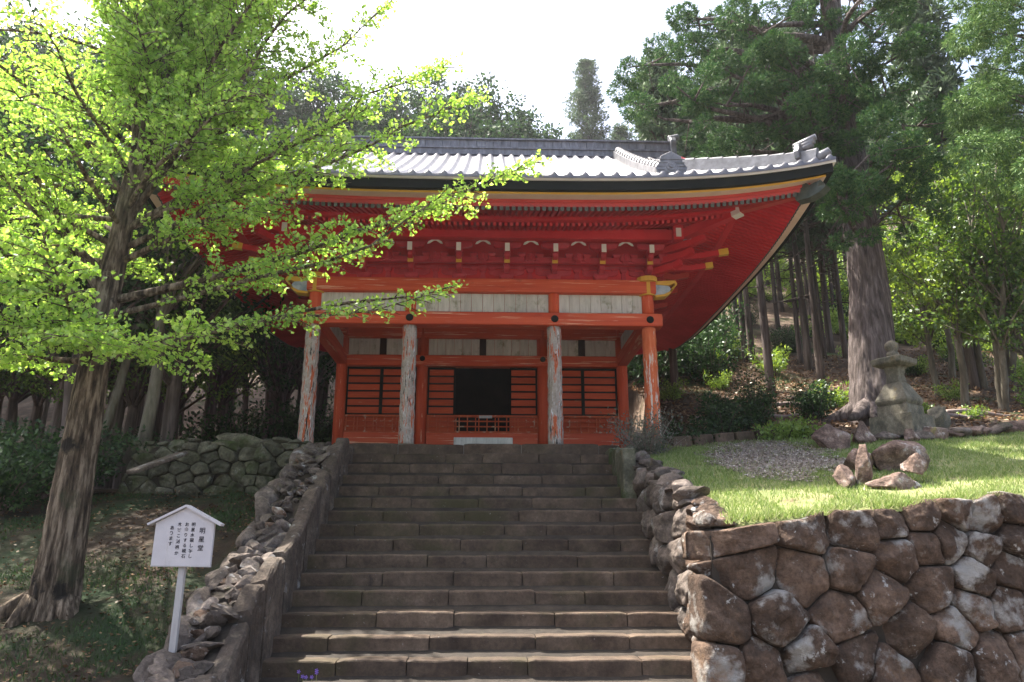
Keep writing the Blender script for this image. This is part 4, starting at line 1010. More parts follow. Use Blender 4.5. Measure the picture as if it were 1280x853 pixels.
for a_, l_ in ((2.9, .9), (3.8, .8), (-1.3, .6), (-.4, .7), (-2.1, .5)):
    b0 = cc[1][0]; q = [b0 + Vector((math.cos(a_) * (.3 + l_ * t), math.sin(a_) * (.3 + l_ * t), .12 - .30 * t)) for t in (0, .3, .6, 1)]
    mb.tube(q, [.26, .18, .12, .05], 12)
mb.build('trunk', M['cedar_bark'], cd, True)
rs = random.Random(5); rr = np.random.default_rng(5)
targets = [(790, 90), (798, 135), (825, 60), (850, 22), (872, 128), (900, 80), (905, 172), (882, 195), (940, 42), (960, 108), (990, 70), (978, 165), (1000, 20), (1012, 150), (1040, 175), (1062, 120), (1085, 62), (1100, 150), (1112, 200), (1132, 100), (1150, 50),
           (1088, 20), (1150, 160), (1062, 212), (1022, 100), (920, 18), (1120, 10), (1015, 195), (1088, 235), (780, 115), (865, 60), (840, 105), (1035, 225), (1165, 210), (1140, 235), (1060, 60), (970, 60), (900, 30), (860, -20), (940, -40), (1020, -40), (1100, -50), (1160, -30),
           (980, -120), (1080, -140), (900, -110), (1140, -150), (1030, -220), (1060, -300)]
def cedar_at(z):
    for a, b in zip(cc[:-1], cc[1:]):
        if a[0].z <= z <= b[0].z: t = (z - a[0].z) / (b[0].z - a[0].z); return a[0].lerp(b[0], t), lerp(a[1], b[1], t)
    return cc[-1]
br = MB(); cen, rd = [], []
for k, (px, py) in enumerate(targets):
    near = abs(px - 1055) < 70
    Y = 15.5 + rs.uniform(-2.6, 2.2) * (1 if near else .7); tp = P(px, py, Y)
    s, r_ = cedar_at(max(5.6, tp.z + rs.uniform(-.9, .3)))
    pts = curve_pts(s, tp, rs.uniform(-.3, .2), 8, .5, rs); Ln = (tp - s).length
    br.tube(pts, [max(.015, min(.15, .035 * Ln) * (1 - i / 8.5)) for i in range(9)], 8, cap=False)
    cen.append(np.array(tp)); rd.append(rs.uniform(.26, .42))
    for j in range(3):
        t = rs.uniform(.5, 1.); b_ = pts[int(t * 8)]; off = Vector((rs.gauss(0, .5), rs.gauss(0, .6), rs.gauss(-.15, .4))); e = b_ + off
        if math.dist(e, tp) > 1.9 and rs.random() < .6: continue
        br.tube([b_, b_ + off * .5, e], [.03, .02, .008], 5, cap=False); cen.append(np.array(e)); rd.append(rs.uniform(.18, .34))
    for j in range(6):   # bare inner twigs
        b_ = pts[rs.randint(2, 7)]; o_ = Vector((rs.gauss(0, .5), rs.gauss(0, .5), rs.gauss(0, .35))); br.tube([b_, b_ + o_ * .6, b_ + o_], [.016, .01, .004], 4, cap=False)
br.build('limb', M['cedar_bark'], cd, True)
p_, d_ = cedar_clumps(rr, cen, rd, 1500, tuft=9)
print('cedar blades', len(p_))
put('foliage', leaf_mesh('foliage', p_, d_, .10, .020, 'leaf', seed=2), L['cedar'], cd)

# second cedar whose drooping sprays hang in from the right
c2 = empty('cedar_tree', (14.6, 13.5, 2.6)); tag(c2, 'cedar with light green drooping sprays hanging in at the top right corner', 'tree', 'old cedars')
mb = MB(); mb.tube([(14.6, 13.5, 1.6), (14.5, 13.5, 5), (14.4, 13.5, 10), (14.3, 13.4, 18)], [.5, .42, .33, .1], 24, amp=.06); mb.build('trunk', M['cedar_bark'], c2, True)
cen, rd = [], []; br = MB()
for i in range(150):
    py = rs.uniform(-160, 235); edge = 1165 + 8 * math.sin(py * .05) + max(0, (py - 170) * .7); px = edge + 30 + rs.random() ** 1.2 * 210
    Y = rs.uniform(10.6, 13.6); tp = P(px, py, Y)
    cen.append(np.array(tp)); rd.append(rs.uniform(.2, .4))
    if i % 3 == 0:
        s = Vector((14.4, 13.5, tp.z + rs.uniform(-.3, .8))); pts = curve_pts(s, tp, .2, 6, .3, rs); br.tube(pts, [.06 * (1 - t / 6.5) + .006 for t in range(7)], 6, cap=False)
br.build('limb', M['cedar_bark'], c2, True)
p_, d_ = cedar_clumps(rr, cen, rd, 1300, droop=1.2)
put('foliage', leaf_mesh('foliage', p_, d_, .10, .018, 'leaf', seed=3), L['cedar_light'], c2)

# ================================================================== FOREST: tree kinds
def make_cedar(name, H, r0, crown0, cw, seed, mat='cedar_far', per=16, bark='far_bark'):
    root = empty(name); rs = random.Random(seed); r = np.random.default_rng(seed)
    mb = MB(); pts = [Vector((.12 * math.sin(z * .35 + seed) * z / H, .1 * math.cos(z * .3 + seed) * z / H, z)) for z in lin(-.6, H, 16)]
    mb.tube(pts, [r0 * (1.25 if i == 0 else 1) * (1 - .9 * i / 15) + .01 for i in range(16)], 14, amp=.06)
    for i in range(14):
        z = rs.uniform(crown0 * .45, crown0 * 1.1); a_ = rs.uniform(0, 6.28); l_ = rs.uniform(.4, 1.5); b = Vector((0, 0, z)); mb.tube([b, b + Vector((math.cos(a_) * l_, math.sin(a_) * l_, -.15 * l_))], [.03, .008], 5, cap=False)
    P_, D_ = [], []
    z = crown0
    while z < H:
        f = (z - crown0) / (H - crown0); w_ = cw * (1 - f) ** .75 * rs.uniform(.75, 1.15) + .25; k = rs.randint(3, 6); a0 = rs.uniform(0, 6.28)
        for j in range(k):
            a_ = a0 + j * 6.28 / k + rs.uniform(-.3, .3); ww = w_ * rs.uniform(.6, 1.15); e = Vector((math.cos(a_) * ww, math.sin(a_) * ww, z + ww * rs.uniform(-.1, .35)))
            mb.tube([Vector((0, 0, z - .2)), e], [.05 * (1 - f) + .015, .01], 5, cap=False)
            for q in (.45, .75, 1.):
                c = Vector((0, 0, z)).lerp(e, q); rad = rs.uniform(.35, .6) * (cw / 2.2)
                p, d = blob(r, c, (rad, rad, rad * .6), per, .3); d = unit(d + r.normal(size=d.shape) * .5)
                P_.append(np.repeat(p, 4, 0)); D_.append(unit(np.repeat(d, 4, 0) + r.normal(size=(per * 4, 3)) * .6))
        z += rs.uniform(.35, .6)
    mb.build('trunk', M[bark], root, True)
    put('crown', leaf_mesh('crown', np.concatenate(P_), np.concatenate(D_), .27, .06, 'leaf', seed=seed), L[mat], root)
    return root
def make_broad(name, H, r0, cw, ch, seed, mat='broad', leaf=.11, per=80, bark='pale_bark', nl=34, lean=0., stems=1):
    root = empty(name); rs = random.Random(seed); r = np.random.default_rng(seed); mb = MB(); P_, D_ = [], []
    zc = H - ch / 2
    for s_ in range(stems):
        ax = rs.uniform(-.25, .25) * (stems > 1) + lean; ay = rs.uniform(-.2, .2) * (stems > 1)
        tp = Vector((ax * H, ay * H, H * .86)); pts = curve_pts(Vector((rs.uniform(-.2, .2) * (stems > 1), 0, -.5)), tp, 0, 10, .5, rs)
        mb.tube(pts, [r0 * (1 - .085 * i) + .01 for i in range(11)], 10, amp=.05)
        for i in range(nl // stems):
            a_ = rs.uniform(0, 6.28); zz = rs.gauss(0, .45); zz = max(-1, min(1, zz)); rr_ = math.sqrt(max(.05, 1 - zz * zz)) * rs.uniform(.5, 1.05)
            e = Vector((tp.x * .8 + math.cos(a_) * cw * rr_, tp.y * .8 + math.sin(a_) * cw * rr_, zc + zz * ch / 2)); b = pts[min(9, max(3, int(10 * (e.z - cw * .3) / H)))]
            q = curve_pts(b, e, rs.uniform(-.1, .2), 5, .25, rs); mb.tube(q, [max(.006, r0 * .35 * (1 - t / 5.3)) for t in range(6)], 5, cap=False)
            for t in (.55, .8, 1.):
                c = q[int(t * 5)]; rad = rs.uniform(.28, .55) * cw / 2.2
                p, d = blob(r, c, (rad * 1.2, rad * 1.2, rad * .55), per // 3, .1); P_.append(p); D_.append(unit(d * .6 + r.normal(size=d.shape) * .6 + np.array([0, 0, -.2])))
    mb.build('trunk', M[bark], root, True)
    put('crown', leaf_mesh('crown', np.concatenate(P_), np.concatenate(D_), leaf, leaf * .55, 'leaf', seed=seed), L[mat], root)
    return root
def make_bush(name, w_, h_, seed, mat='dark', leaf=.09, n=900, twig=10):
    root = empty(name); rs = random.Random(seed); r = np.random.default_rng(seed); mb = MB(); P_, D_ = [], []
    for i in range(twig):
        a_ = rs.uniform(0, 6.28); e = Vector((math.cos(a_) * w_ * rs.uniform(.2, .9), math.sin(a_) * w_ * rs.uniform(.2, .9), h_ * rs.uniform(.5, 1.)))
        q = curve_pts(Vector((0, 0, -.1)), e, .05, 5, .2, rs); mb.tube(q, [.018 * (1 - t / 5.4) for t in range(6)], 5, cap=False)
        for t in (.5, .75, 1.):
            p, d = blob(r, q[int(t * 5)], (w_ * .28, w_ * .28, h_ * .2), n // (3 * twig), .1); P_.append(p); D_.append(unit(d * .5 + r.normal(size=d.shape) * .6 + np.array([0, 0, .1])))
    mb.build('stem', M['twig'] if mat == 'sparse' else M['far_bark'], root)
    put('foliage', leaf_mesh('foliage', np.concatenate(P_), np.concatenate(D_), leaf, leaf * .5, 'leaf', seed=seed), L[mat], root)
    return root
def ground_at(x, y): return floor_z(x, y) if y > 12.8 else left_z(y)
used = set()
def plant(proto, px, py, Y, s, rot, label, cat, group=None, z=None, loc=None):
    if proto.name in used: o = inst(proto)
    else: o = proto; used.add(proto.name)
    if loc is None:
        p = P(px, py, Y); loc = (p.x, Y)
    zz = ground_at(*loc) if z is None else z
    o.location = (loc[0], loc[1], zz); o.rotation_euler = (0, 0, rot); o.scale = (s, s, s)
    tag(o, label, cat, group); return o
FC = [make_cedar('forest_cedar', 12, .125, 5.6, 1.8, 41, per=15), make_cedar('forest_cedar', 13, .115, 6.4, 1.7, 42, per=15), make_cedar('forest_cedar', 11, .13, 5.0, 1.8, 43, per=15)]
rs = random.Random(77)
G1 = 'tall forest cedars on the hill right of the hall'
nearT = [(843, 20.5, .9, 'stout dark trunked cedar close behind the right eave of the hall'), (925, 29, 1., None), (942, 25, .9, None), (962, 20.5, 1.0, None), (985, 33, 1., None), (1012, 24, 1., None), (1026, 22.5, .95, None), (1042, 27, 1.1, None), (1058, 34, 1., None), (908, 35, 1., None), (882, 27, .8, None),
         (1215, 19.5, 1.1, None), (895, 42, 1., None), (970, 40, 1., None), (1075, 40, 1., None), (1130, 30, 1., None), (1235, 31, 1., None), (1290, 27, 1., None), (868, 32, 1., None)]
names = ['nearest', 'second']
for i, (px, Y, s, lb) in enumerate(nearT):
    plant(FC[i % 3], px, 470, Y, s, rs.uniform(0, 6), 'tall thin cedar of the plantation on the hill right of the hall', 'tree', G1)
for i in range(16):
    plant(FC[i % 3], rs.uniform(872, 1062), 470, rs.uniform(24, 38), rs.uniform(.62, .85), rs.uniform(0, 6), 'tall thin cedar of the plantation on the hill right of the hall', 'tree', G1)
for i in range(28):
    Y = rs.uniform(38, 85); px = rs.uniform(830, 1420)
    plant(FC[rs.randint(0, 2)], px, 400, Y, rs.uniform(.8, 1.2), rs.uniform(0, 6), 'tall thin cedar of the plantation on the hill right of the hall', 'tree', G1)
# far trees standing above the roof
FT = make_cedar('hilltop_conifer', 15, .2, 4, 2.3, 51, per=26)
p = P(732, 80, 52); plant(FT, 732, 80, 52, 1., .4, 'lone pale conifer rising above the roof ridge', 'tree', None, z=p.z - 15)
p = P(775, 160, 48); plant(FC[2], 775, 160, 48, .9, .9, 'lower conifer top beside the lone pale conifer above the roof', 'tree', None, z=p.z - 9.9)
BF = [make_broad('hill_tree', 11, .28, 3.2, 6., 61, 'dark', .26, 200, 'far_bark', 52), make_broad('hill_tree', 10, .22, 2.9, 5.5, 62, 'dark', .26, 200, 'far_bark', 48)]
G2 = 'broad leaved trees on the hill behind the hall'
for i, (px, py, Y) in enumerate([(500, 120, 40), (545, 108, 43), (598, 112, 41), (635, 145, 44), (455, 115, 42), (400, 100, 40), (570, 140, 38), (520, 150, 36), (350, 90, 41), (300, 60, 39), (240, 50, 38), (180, 60, 36), (120, 40, 37), (60, 50, 38), (0, 40, 36), (-60, 60, 34), (660, 170, 46), (690, 178, 50)]):
    p = P(px, py, Y); H = 11 if i % 2 == 0 else 10; s = rs.uniform(.95, 1.15)
    plant(BF[i % 2], px, py, Y, s, rs.uniform(0, 6), 'dark broad leaved tree on the hill behind the roof', 'tree', G2, z=p.z - H * s)
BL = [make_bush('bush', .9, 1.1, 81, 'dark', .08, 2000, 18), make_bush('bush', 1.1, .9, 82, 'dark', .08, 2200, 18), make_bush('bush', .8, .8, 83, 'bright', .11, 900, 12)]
# dark wood behind on the left
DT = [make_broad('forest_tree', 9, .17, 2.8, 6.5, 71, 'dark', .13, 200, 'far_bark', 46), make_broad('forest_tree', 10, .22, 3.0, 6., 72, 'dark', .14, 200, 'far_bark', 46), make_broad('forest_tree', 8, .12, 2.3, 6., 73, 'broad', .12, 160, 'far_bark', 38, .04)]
G3 = 'shaded trees of the wood left of the hall'
for i in range(46):
    if i < 22: px = -90 + i * 23 + rs.uniform(-10, 10); Y = rs.uniform(15.2, 22)
    else: px = rs.uniform(-250, 470); Y = rs.uniform(20, 36)
    p = P(px, 500, Y)
    if p.x > -6.3 and Y < 23: continue
    plant(DT[i % 3], px, 500, Y, rs.uniform(.75, 1.15), rs.uniform(0, 6), 'dark trunked tree in the shaded wood left of the hall', 'tree', G3)
for (x_, y_, lb_) in [(-7.3, 13.7, 0), (-8.8, 12.9, 0), (-6.2, 15.2, 0), (-10.2, 14.0, 0)]:  # extra trees of the wood, added to keep sun off the left slope
    plant(DT[0], 0, 0, 0, 1., x_, 'dark trunked tree in the shaded wood left of the hall', 'tree', G3, loc=(x_, y_))
o = plant(make_broad('slender_tree', 7.5, .13, 1.7, 3.6, 75, 'broad', .11, 90, 'pale_bark', 24, .02), 178, 560, 13.4, 1., .3, 'slender pale barked tree at the left end of the dry stone wall', 'tree')
mb = MB(); q = [P(130, 540, 14), P(150, 480, 14.2), P(175, 395, 14.5), P(190, 350, 14.6)]; mb.tube(q, [.09, .08, .06, .04], 12, amp=.06)
o = mb.build('dead_trunk', M['pale_bark'], None, True); tag(o, 'bare grey dead trunk leaning between the ginkgo and the slender tree', 'dead tree')
# understory bushes, left
for i in range(18):
    px = rs.uniform(-40, 395); Y = rs.uniform(13.4, 18.5); p = P(px, 540, Y)
    if p.x > -5.6 and Y < 22: Y = rs.uniform(13.6, 14.6)
    if -5.6 < P(px, 540, Y).x: continue
    plant(BL[0 if i % 4 else 1], px, 540, Y, rs.uniform(.6, 1.1), rs.uniform(0, 6), 'dark leafy bush under the trees left of the hall', 'bush', 'bushes in the wood left of the hall')
for i in range(16):
    plant(DT[i % 3], rs.uniform(215, 430), 500, rs.uniform(22.5, 31), rs.uniform(.8, 1.1), rs.uniform(0, 6), 'dark trunked tree in the shaded wood left of the hall', 'tree', G3)
for i in range(26):   # beyond the porch, seen between its columns
    px = rs.uniform(300, 520) if i % 2 else rs.uniform(770, 900); Y = rs.uniform(21.8, 26)
    plant(BL[i % 2], px, 540, Y, rs.uniform(1.3, 2.2), rs.uniform(0, 6), 'dark leafy bush behind the hall', 'bush', 'bushes behind the hall')
# leafy side branches low on the left
for i, (px, py, Y) in enumerate([(20, 500, 11.2), (70, 460, 12.), (110, 470, 12.6), (0, 560, 12)]):
    plant(BL[1], px, py, Y, 1.1, i * 1.3, 'mid green leafy shrub behind the ginkgo trunk', 'bush', 'shrubs behind the ginkgo trunk')
# understory, right hill
G5 = 'light green undergrowth shrubs on the hill right of the hall'
for i in range(165):
    Y = rs.uniform(22, 50) if i > 10 else rs.uniform(16, 22); px = rs.uniform(810, 1330)
    if Y < 17.5 and 1040 < px < 1180: continue
    plant(BL[2 if rs.random() < .8 else rs.randint(0, 1)], px, 480, Y, rs.uniform(.45, 1.0) * (1 + max(0, (Y - 22)) * .06), rs.uniform(0, 6), 'leafy undergrowth shrub on the hill right of the hall', 'bush', G5)
# leafy small trees right of the cedar
RB = [make_broad('leafy_tree', 7., .085, 1.5, 5.2, 91, 'bright', .13, 120, 'pale_bark', 44, .03), make_broad('leafy_tree', 6.2, .08, 1.4, 4.6, 92, 'broad', .12, 120, 'pale_bark', 40, -.05, 2)]
G6 = 'leafy young trees right of the big cedar'
for i, (px, Y, s) in enumerate([(1205, 17., 1.), (1252, 16.2, .95), (1175, 19, .95), (1290, 17.5, 1.1), (1232, 19.5, 1.1), (1320, 15.5, 1.), (1195, 22, 1.1), (1265, 21, 1.2)]):
    plant(RB[i % 2], px, 500, Y, s, i * 1.1, 'leafy young tree with thin curved trunk right of the big cedar', 'tree', G6)
# shrubs along the border by the stair head
db = plant(make_bush('dry_bush', .72, .80, 95, 'sparse', .045, 5200, 60), 800, 560, 12.75, 1., 0, 'twiggy dusty green bush at the head of the stairs beside the right porch column', 'bush', z=1.40, loc=(P(810, 560, 12.5).x, 12.5))
GB = make_bush('border_shrub', .55, .6, 96, 'dark', .07, 2000, 16)
for i, (px, py, Y, s, lb) in enumerate([(868, 555, 13.5, 1., 'dark green shrub nearest the twiggy bush behind the lawn border'), (905, 550, 13.9, 1.15, 'second dark green shrub along the lawn border, left of the leaf pile'), (940, 545, 14.4, 1., 'dark green shrub at the middle of the lawn border'), (1018, 530, 15.4, 1.2, 'dark green shrub left of the big cedar trunk')]):
    p = P(px, py, Y); plant(GB, px, py, Y, s, i * 1.7, lb, 'bush', 'dark shrubs along the lawn border')
FB = make_bush('fern', .42, .3, 97, 'bright', .08, 700, 14)
for i, (px, py, Y, lb) in enumerate([(985, 555, 13.5, 'small bright green fern left of the brown border boulder'), (1005, 552, 13.6, None), (962, 562, 13.4, None), (1150, 500, 15, None), (1215, 505, 14.8, None)]):
    plant(FB, px, py, Y, 1. - .08 * i, i, 'small bright green fern growing along the lawn border', 'fern', 'ferns along the lawn border')

# ================================================================== LAWN things: border, rocks, stupa
bd = empty('brick_border', (4, 13.2, 1.8)); tag(bd, 'low dark stone kerb along the back of the gravel patch', 'kerb')
a = P(838, 561, 13.1); b = P(968, 550, 13.5); n = 5
for k in range(n):
    p, q = a.lerp(b, k / n + .01), a.lerp(b, (k + 1) / n - .01); mb = MB(); mb.bar((p.x, p.y, lawn_z(p.x, p.y) + .07), (q.x, q.y, lawn_z(q.x, q.y) + .07), .16, .2); mb.build('kerb_block', M['step_stone'], bd, bevel=.015)
xs = lin(3.1, 5.6, 34); ys = lin(9.6, 13.2, 44)
def gmask(x, y): return ((x - 4.3 - .1 * (y - 11.2)) / 1.0) ** 2 + ((y - 11.6) / 1.75) ** 2 + .7 * noise.noise(Vector((x * 1.7, y * 1.7, 5))) + .5 * noise.noise(Vector((x * 5, y * 5, 5)))
grid('gravel_patch', lin(3.0, 5.9, 90), lin(9.6, 13.4, 110), lambda x, y: lawn_z(x, y) + .012 + .025 * noise.noise(Vector((x * 1.5, y * 1.5, 1))), M['gravel'], 'pale patch of fine gravel at the back of the lawn', keep=lambda x, y: gmask(x, y) < 1)
rk_dz = {25: .5, 26: 1.25, 23: .8}
rk = [('boulder', 'long brown boulder with pale flat front lying below the stupa', 1122, 590, 0, (.44, .26, .34), (0, .04, .1), 21),
      ('boulder', 'pinkish angular boulder leaning against the left end of the long brown boulder', 1079, 591, 0, (.24, .22, .27), (0, .2, .9), 22),
      ('standing_rock', 'small pointed rock standing upright in the sunlit grass', 1086, 608, 0, (.15, .14, .31), (.1, -.15, 1.2), 23),
      ('rock', 'low craggy rock at the foot of the pointed rock, leftmost of the sunlit group', 1062, 610, 0, (.22, .16, .17), (0, .3, .4), 24),
      ('rock', 'long flat reddish rock lying in the middle of the sunlit rock group', 1122, 613, 0, (.34, .18, .17), (0, .02, -.1), 25),
      ('rock', 'rounded rock perched upright at the right end of the sunlit rock group', 1155, 607, 0, (.19, .15, .20), (0, .3, .3), 26),
      ('boulder', 'brown rounded boulder at the right end of the gravel patch', 1046, 562, 0, (.42, .28, .34), (0, 0, .3), 27),
      ('rock', 'sunlit pink slab of rock at the foot of the big cedar, left of the stupa', 1083, 556, 0, (.26, .22, .24), (0, .3, .5), 28),
      ('rock', 'flat pale stone directly below the stupa base', 1112, 552, 0, (.34, .2, .13), (0, 0, .1), 29),
      ('rock', 'small pale stone right of the flat stone below the stupa base', 1143, 553, 0, (.26, .15, .14), (0, 0, .7), 33),
      ('stone_slab', 'upright half round grey slab leaning on the right side of the stupa base', 1176, 541, 0, (.24, .16, .42), (0, .25, .1), 30)]
def on_lawn(px, py):
    d = P(px, py, 1.); k = -1.99 / (d.z - .05 * d.x - .277); return d * k
for nm, lb, px, py, Y, sz, rot, sd in rk:
    q = on_lawn(px, py); dd = rk_dz.get(sd, .55) * sz[2]; mb = MB(); rock(mb, (0, 0, 0), sz, rot, sd, 4, .1)
    o = mb.build(nm, M['granite' if nm == 'stone_slab' else ('rock_red' if sd != 29 else 'grey_stone')], None, True); o.location = (q.x, q.y + sz[1] * .5, lawn_z(q.x, q.y) + dd); tag(o, lb, 'rock' if nm != 'stone_slab' else 'slab')
for nm, lb, px, py, Y, sz, rot, sd in []: top_rock(nm, lb, px, py, Y, sz, rot, sd, 'granite' if nm == 'stone_slab' else ('rock_red' if sd != 29 else 'grey_stone'))
bw = empty('border_wall', (8.5, 12.6, 2)); tag(bw, 'row of weathered stones edging the lawn right of the stupa', 'wall')
for i in range(13):
    px = 1150 + i * 16; Y = 12.6 + .05 * i; p = P(px, 545 - i * 1.2, Y); mb = MB(); s = rs.uniform(.16, .3)
    rock(mb, (p.x, Y, lawn_z(p.x, Y) + .08 + (.16 if i > 9 else 0)), (s * 1.4, s * .8, s * .55), (0, rs.uniform(-.15, .15), rs.uniform(-.3, .3)), 610 + i, 3); mb.build('edging_stone', M['rock_red'] if i % 3 else M['grey_stone'], bw, True)
# stupa
sp = empty('stone_stupa', tuple(P(1128, 533, 13))); sp.location.z = 2.12; sp.rotation_euler = (0, 0, R(33)); sp.scale = (.76, .76, 1.06)
tag(sp, 'weathered stone stupa of stacked blocks standing before the big cedar', 'stupa')
def sq(name, prof, rot=0, mat='granite', parent=sp):
    mb = MB(); mb.lathe((0, 0, 0), [(r_ * 1.414, z) for r_, z in prof], 4, square=True); me = mb.mesh(name)
    bm = bmesh.new(); bm.from_mesh(me); bmesh.ops.bevel(bm, geom=list(bm.edges), offset=.012, segments=2, affect='EDGES', clamp_overlap=True)
    bmesh.ops.subdivide_edges(bm, edges=list(bm.edges), cuts=3, use_grid_fill=True)
    for v in bm.verts: v.co += Vector((noise.noise(v.co * 6), noise.noise(v.co * 6 + Vector((9, 0, 0))), noise.noise(v.co * 6 + Vector((0, 9, 0))))) * .008
    bm.to_mesh(me); bm.free(); o = bpy.data.objects.new(name, me); C.objects.link(o); me.materials.append(M[mat]); o.parent = parent; return o
sq('base_block', [(.50, -.15), (.50, .19)]); sq('plinth', [(.36, .19), (.36, .37)]); sq('lower_roof', [(.33, .37), (.37, .42), (.37, .47), (.20, .74), (.17, .76)])
sq('waist_stone', [(.17, .76), (.14, .90), (.17, 1.0), (.22, 1.03)]); sq('cap_stone', [(.26, 1.03), (.36, 1.07), (.37, 1.16), (.24, 1.20)])
mb = MB(); mb.lathe((0, 0, 1.20), [(.11, 0), (.14, .03), (.14, .07), (.10, .10), (.13, .13), (.155, .18), (.14, .24), (.08, .28), (.02, .295)], 24); o = mb.build('jewel_finial', M['granite'], None, True); o.parent = sp

# ================================================================== SIGN
pb = P(213, 832, 7.28); sg = empty('wooden_sign', (pb.x, pb.y, pb.z)); sg.rotation_euler = (0, R(.6), R(-4))
tag(sg, 'white wooden notice board with a small gabled top on a single white post', 'sign')
def sgput(mb, name, mat, bev=.003):
    me = mb.mesh(name)
    o = bpy.data.objects.new(name, me); C.objects.link(o); me.materials.append(M[mat]); o.parent = sg; return o
S = 1.0; mb = MB(); mb.box(-.028, .028, -.012, .03, -.35, .86); sgput(mb, 'post', 'signpost')
mb = MB(); mb.prism([(-.268, .82), (.268, .82), (.268, 1.20), (0, 1.335), (-.268, 1.20)], lambda a, z, t: Vector((a, t, z)), -.045, -.014); sgput(mb, 'board', 'sign')
mb = MB()
for s in (-1, 1):
    a = Vector((0, -.03, 1.352)); b = Vector((s * .335, -.03, 1.185)); mb.bar(a, b, .085, .02, up=(0, 0, 1))
sgput(mb, 'gable_cap', 'sign')
mb = MB(); mb.box(-.262, .262, -.049, -.0455, .823, .829); sgput(mb, 'bottom_trim', 'signpost')
def vtext(s_, x, ztop, size, step):
    mb = MB()
    for k, ch in enumerate(s_):
        cu = bpy.data.curves.new('lettering', 'FONT'); cu.body = ch; cu.size = size; cu.align_x = 'CENTER'; cu.extrude = .0006; cu.offset = .0007
        o = bpy.data.objects.new('lettering_source', cu); C.objects.link(o); bpy.context.view_layer.update()
        me = bpy.data.meshes.new_from_object(o.evaluated_get(bpy.context.evaluated_depsgraph_get()))
        mb.add([(x + v.co.x, -.0465 - v.co.z, ztop - k * step - size * .8 + v.co.y) for v in me.vertices], [list(p.vertices) for p in me.polygons])
        bpy.data.objects.remove(o); bpy.data.curves.remove(cu); bpy.data.meshes.remove(me)
    sgput(mb, 'lettering', 'ink')
vtext('明星堂', .165, 1.160, .056, .076)
vtext('明星水硯し字し', .078, 1.205, .038, .046)
vtext('お参りする硯石', .018, 1.205, .038, .046)
vtext('本尊こ刻福か', -.048, 1.205, .038, .050)
vtext('あります', -.115, 1.175, .040, .046)

# ================================================================== GRASS, LITTER
r = np.random.default_rng(21)
def scatter(n, x0, x1, y0, y1, keep):
    x = r.uniform(x0, x1, n); y = r.uniform(y0, y1, n); k = keep(x, y); return x[k], y[k]
nzv = lambda x, y, s, o=0: np.array([noise.noise(Vector((a * s, b * s, o))) for a, b in zip(x, y)])
x, y = scatter(110000, 2.5, 13, 7.9, 13.4, lambda x, y: (y > 8.0 + (x - 2.28) * .158 - .05))
gm = np.array([gmask(a, b) for a, b in zip(x, y)]); k = (gm > .9) | (r.random(len(x)) < .06 + .5 * np.clip((gm - .3) / .6, 0, 1))
if True: k &= (nzv(x, y, 1.3, 2) > -.22) | (r.random(len(x)) < .3)
x, y = x[k], y[k]; z = -1.99 + .05 * x + .277 * y
pos = np.stack([x, y, z], 1); d = np.stack([r.normal(0, .45, len(x)), r.normal(0, .45, len(x)), np.ones(len(x))], 1)
o = put('grass', leaf_mesh('grass', pos, d, .062, .012, 'blade', seed=5), L['grass']); tag(o, 'short bright green grass covering the sloping lawn', 'grass', None, 'stuff')
x, y = scatter(60000, -9, -2.9, 4, 12.4, lambda x, y: y > 0)
k = nzv(x, y, .75, 8) > .02; x, y = x[k], y[k]; z = np.array([left_z(b) for b in y]) - .012 * (-2.9 - x) + .04 * nzv(x, y, .9, 1)
pos = np.stack([x, y, z], 1); d = np.stack([r.normal(0, .5, len(x)), r.normal(0, .5, len(x)), np.ones(len(x))], 1)
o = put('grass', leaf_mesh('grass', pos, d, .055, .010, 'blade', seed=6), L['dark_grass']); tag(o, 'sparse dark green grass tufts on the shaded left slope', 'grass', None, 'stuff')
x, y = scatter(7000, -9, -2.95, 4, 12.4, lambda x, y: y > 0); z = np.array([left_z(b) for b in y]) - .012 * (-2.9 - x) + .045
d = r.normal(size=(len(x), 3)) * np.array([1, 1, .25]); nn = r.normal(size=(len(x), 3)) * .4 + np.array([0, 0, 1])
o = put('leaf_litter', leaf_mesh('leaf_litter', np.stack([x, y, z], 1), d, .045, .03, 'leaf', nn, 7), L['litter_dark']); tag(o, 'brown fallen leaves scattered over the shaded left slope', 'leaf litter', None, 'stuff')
x, y = scatter(26000, 2.5, 22, 13.2, 26, lambda x, y: (x > 4.2)); z = np.array([floor_z(a, b) for a, b in zip(x, y)]) + .03
d = r.normal(size=(len(x), 3)) * np.array([1, 1, .4]); nn = r.normal(size=(len(x), 3)) * .5 + np.array([0, 0, 1])
o = put('leaf_litter', leaf_mesh('leaf_litter', np.stack([x, y, z], 1), d, .11, .05, 'leaf', nn, 8), L['litter']); tag(o, 'brown twigs and fallen leaves on the forest floor at the right', 'leaf litter', None, 'stuff')
x, y = scatter(9000, 3.0, 5.9, 9.6, 13.3, lambda x, y: y > 0); gm2 = np.array([gmask(a, b) for a, b in zip(x, y)]); k = gm2 < 1.15; x, y = x[k], y[k]; z = -1.99 + .05 * x + .277 * y + .03
d = r.normal(size=(len(x), 3)) * np.array([1, 1, .3]); nn = r.normal(size=(len(x), 3)) * .5 + np.array([0, 0, 1])
L['pebble'] = leafmat('pebble', [(.17, .135, .10), (.33, .28, .23), (.55, .50, .44)], 0., .03)
o = put('pebbles', leaf_mesh('pebbles', np.stack([x, y, z], 1), d, .035, .03, 'leaf', nn, 9), L['pebble']); tag(o, 'loose pebbles strewn over the gravel patch and the grass round it', 'pebbles', None, 'stuff')
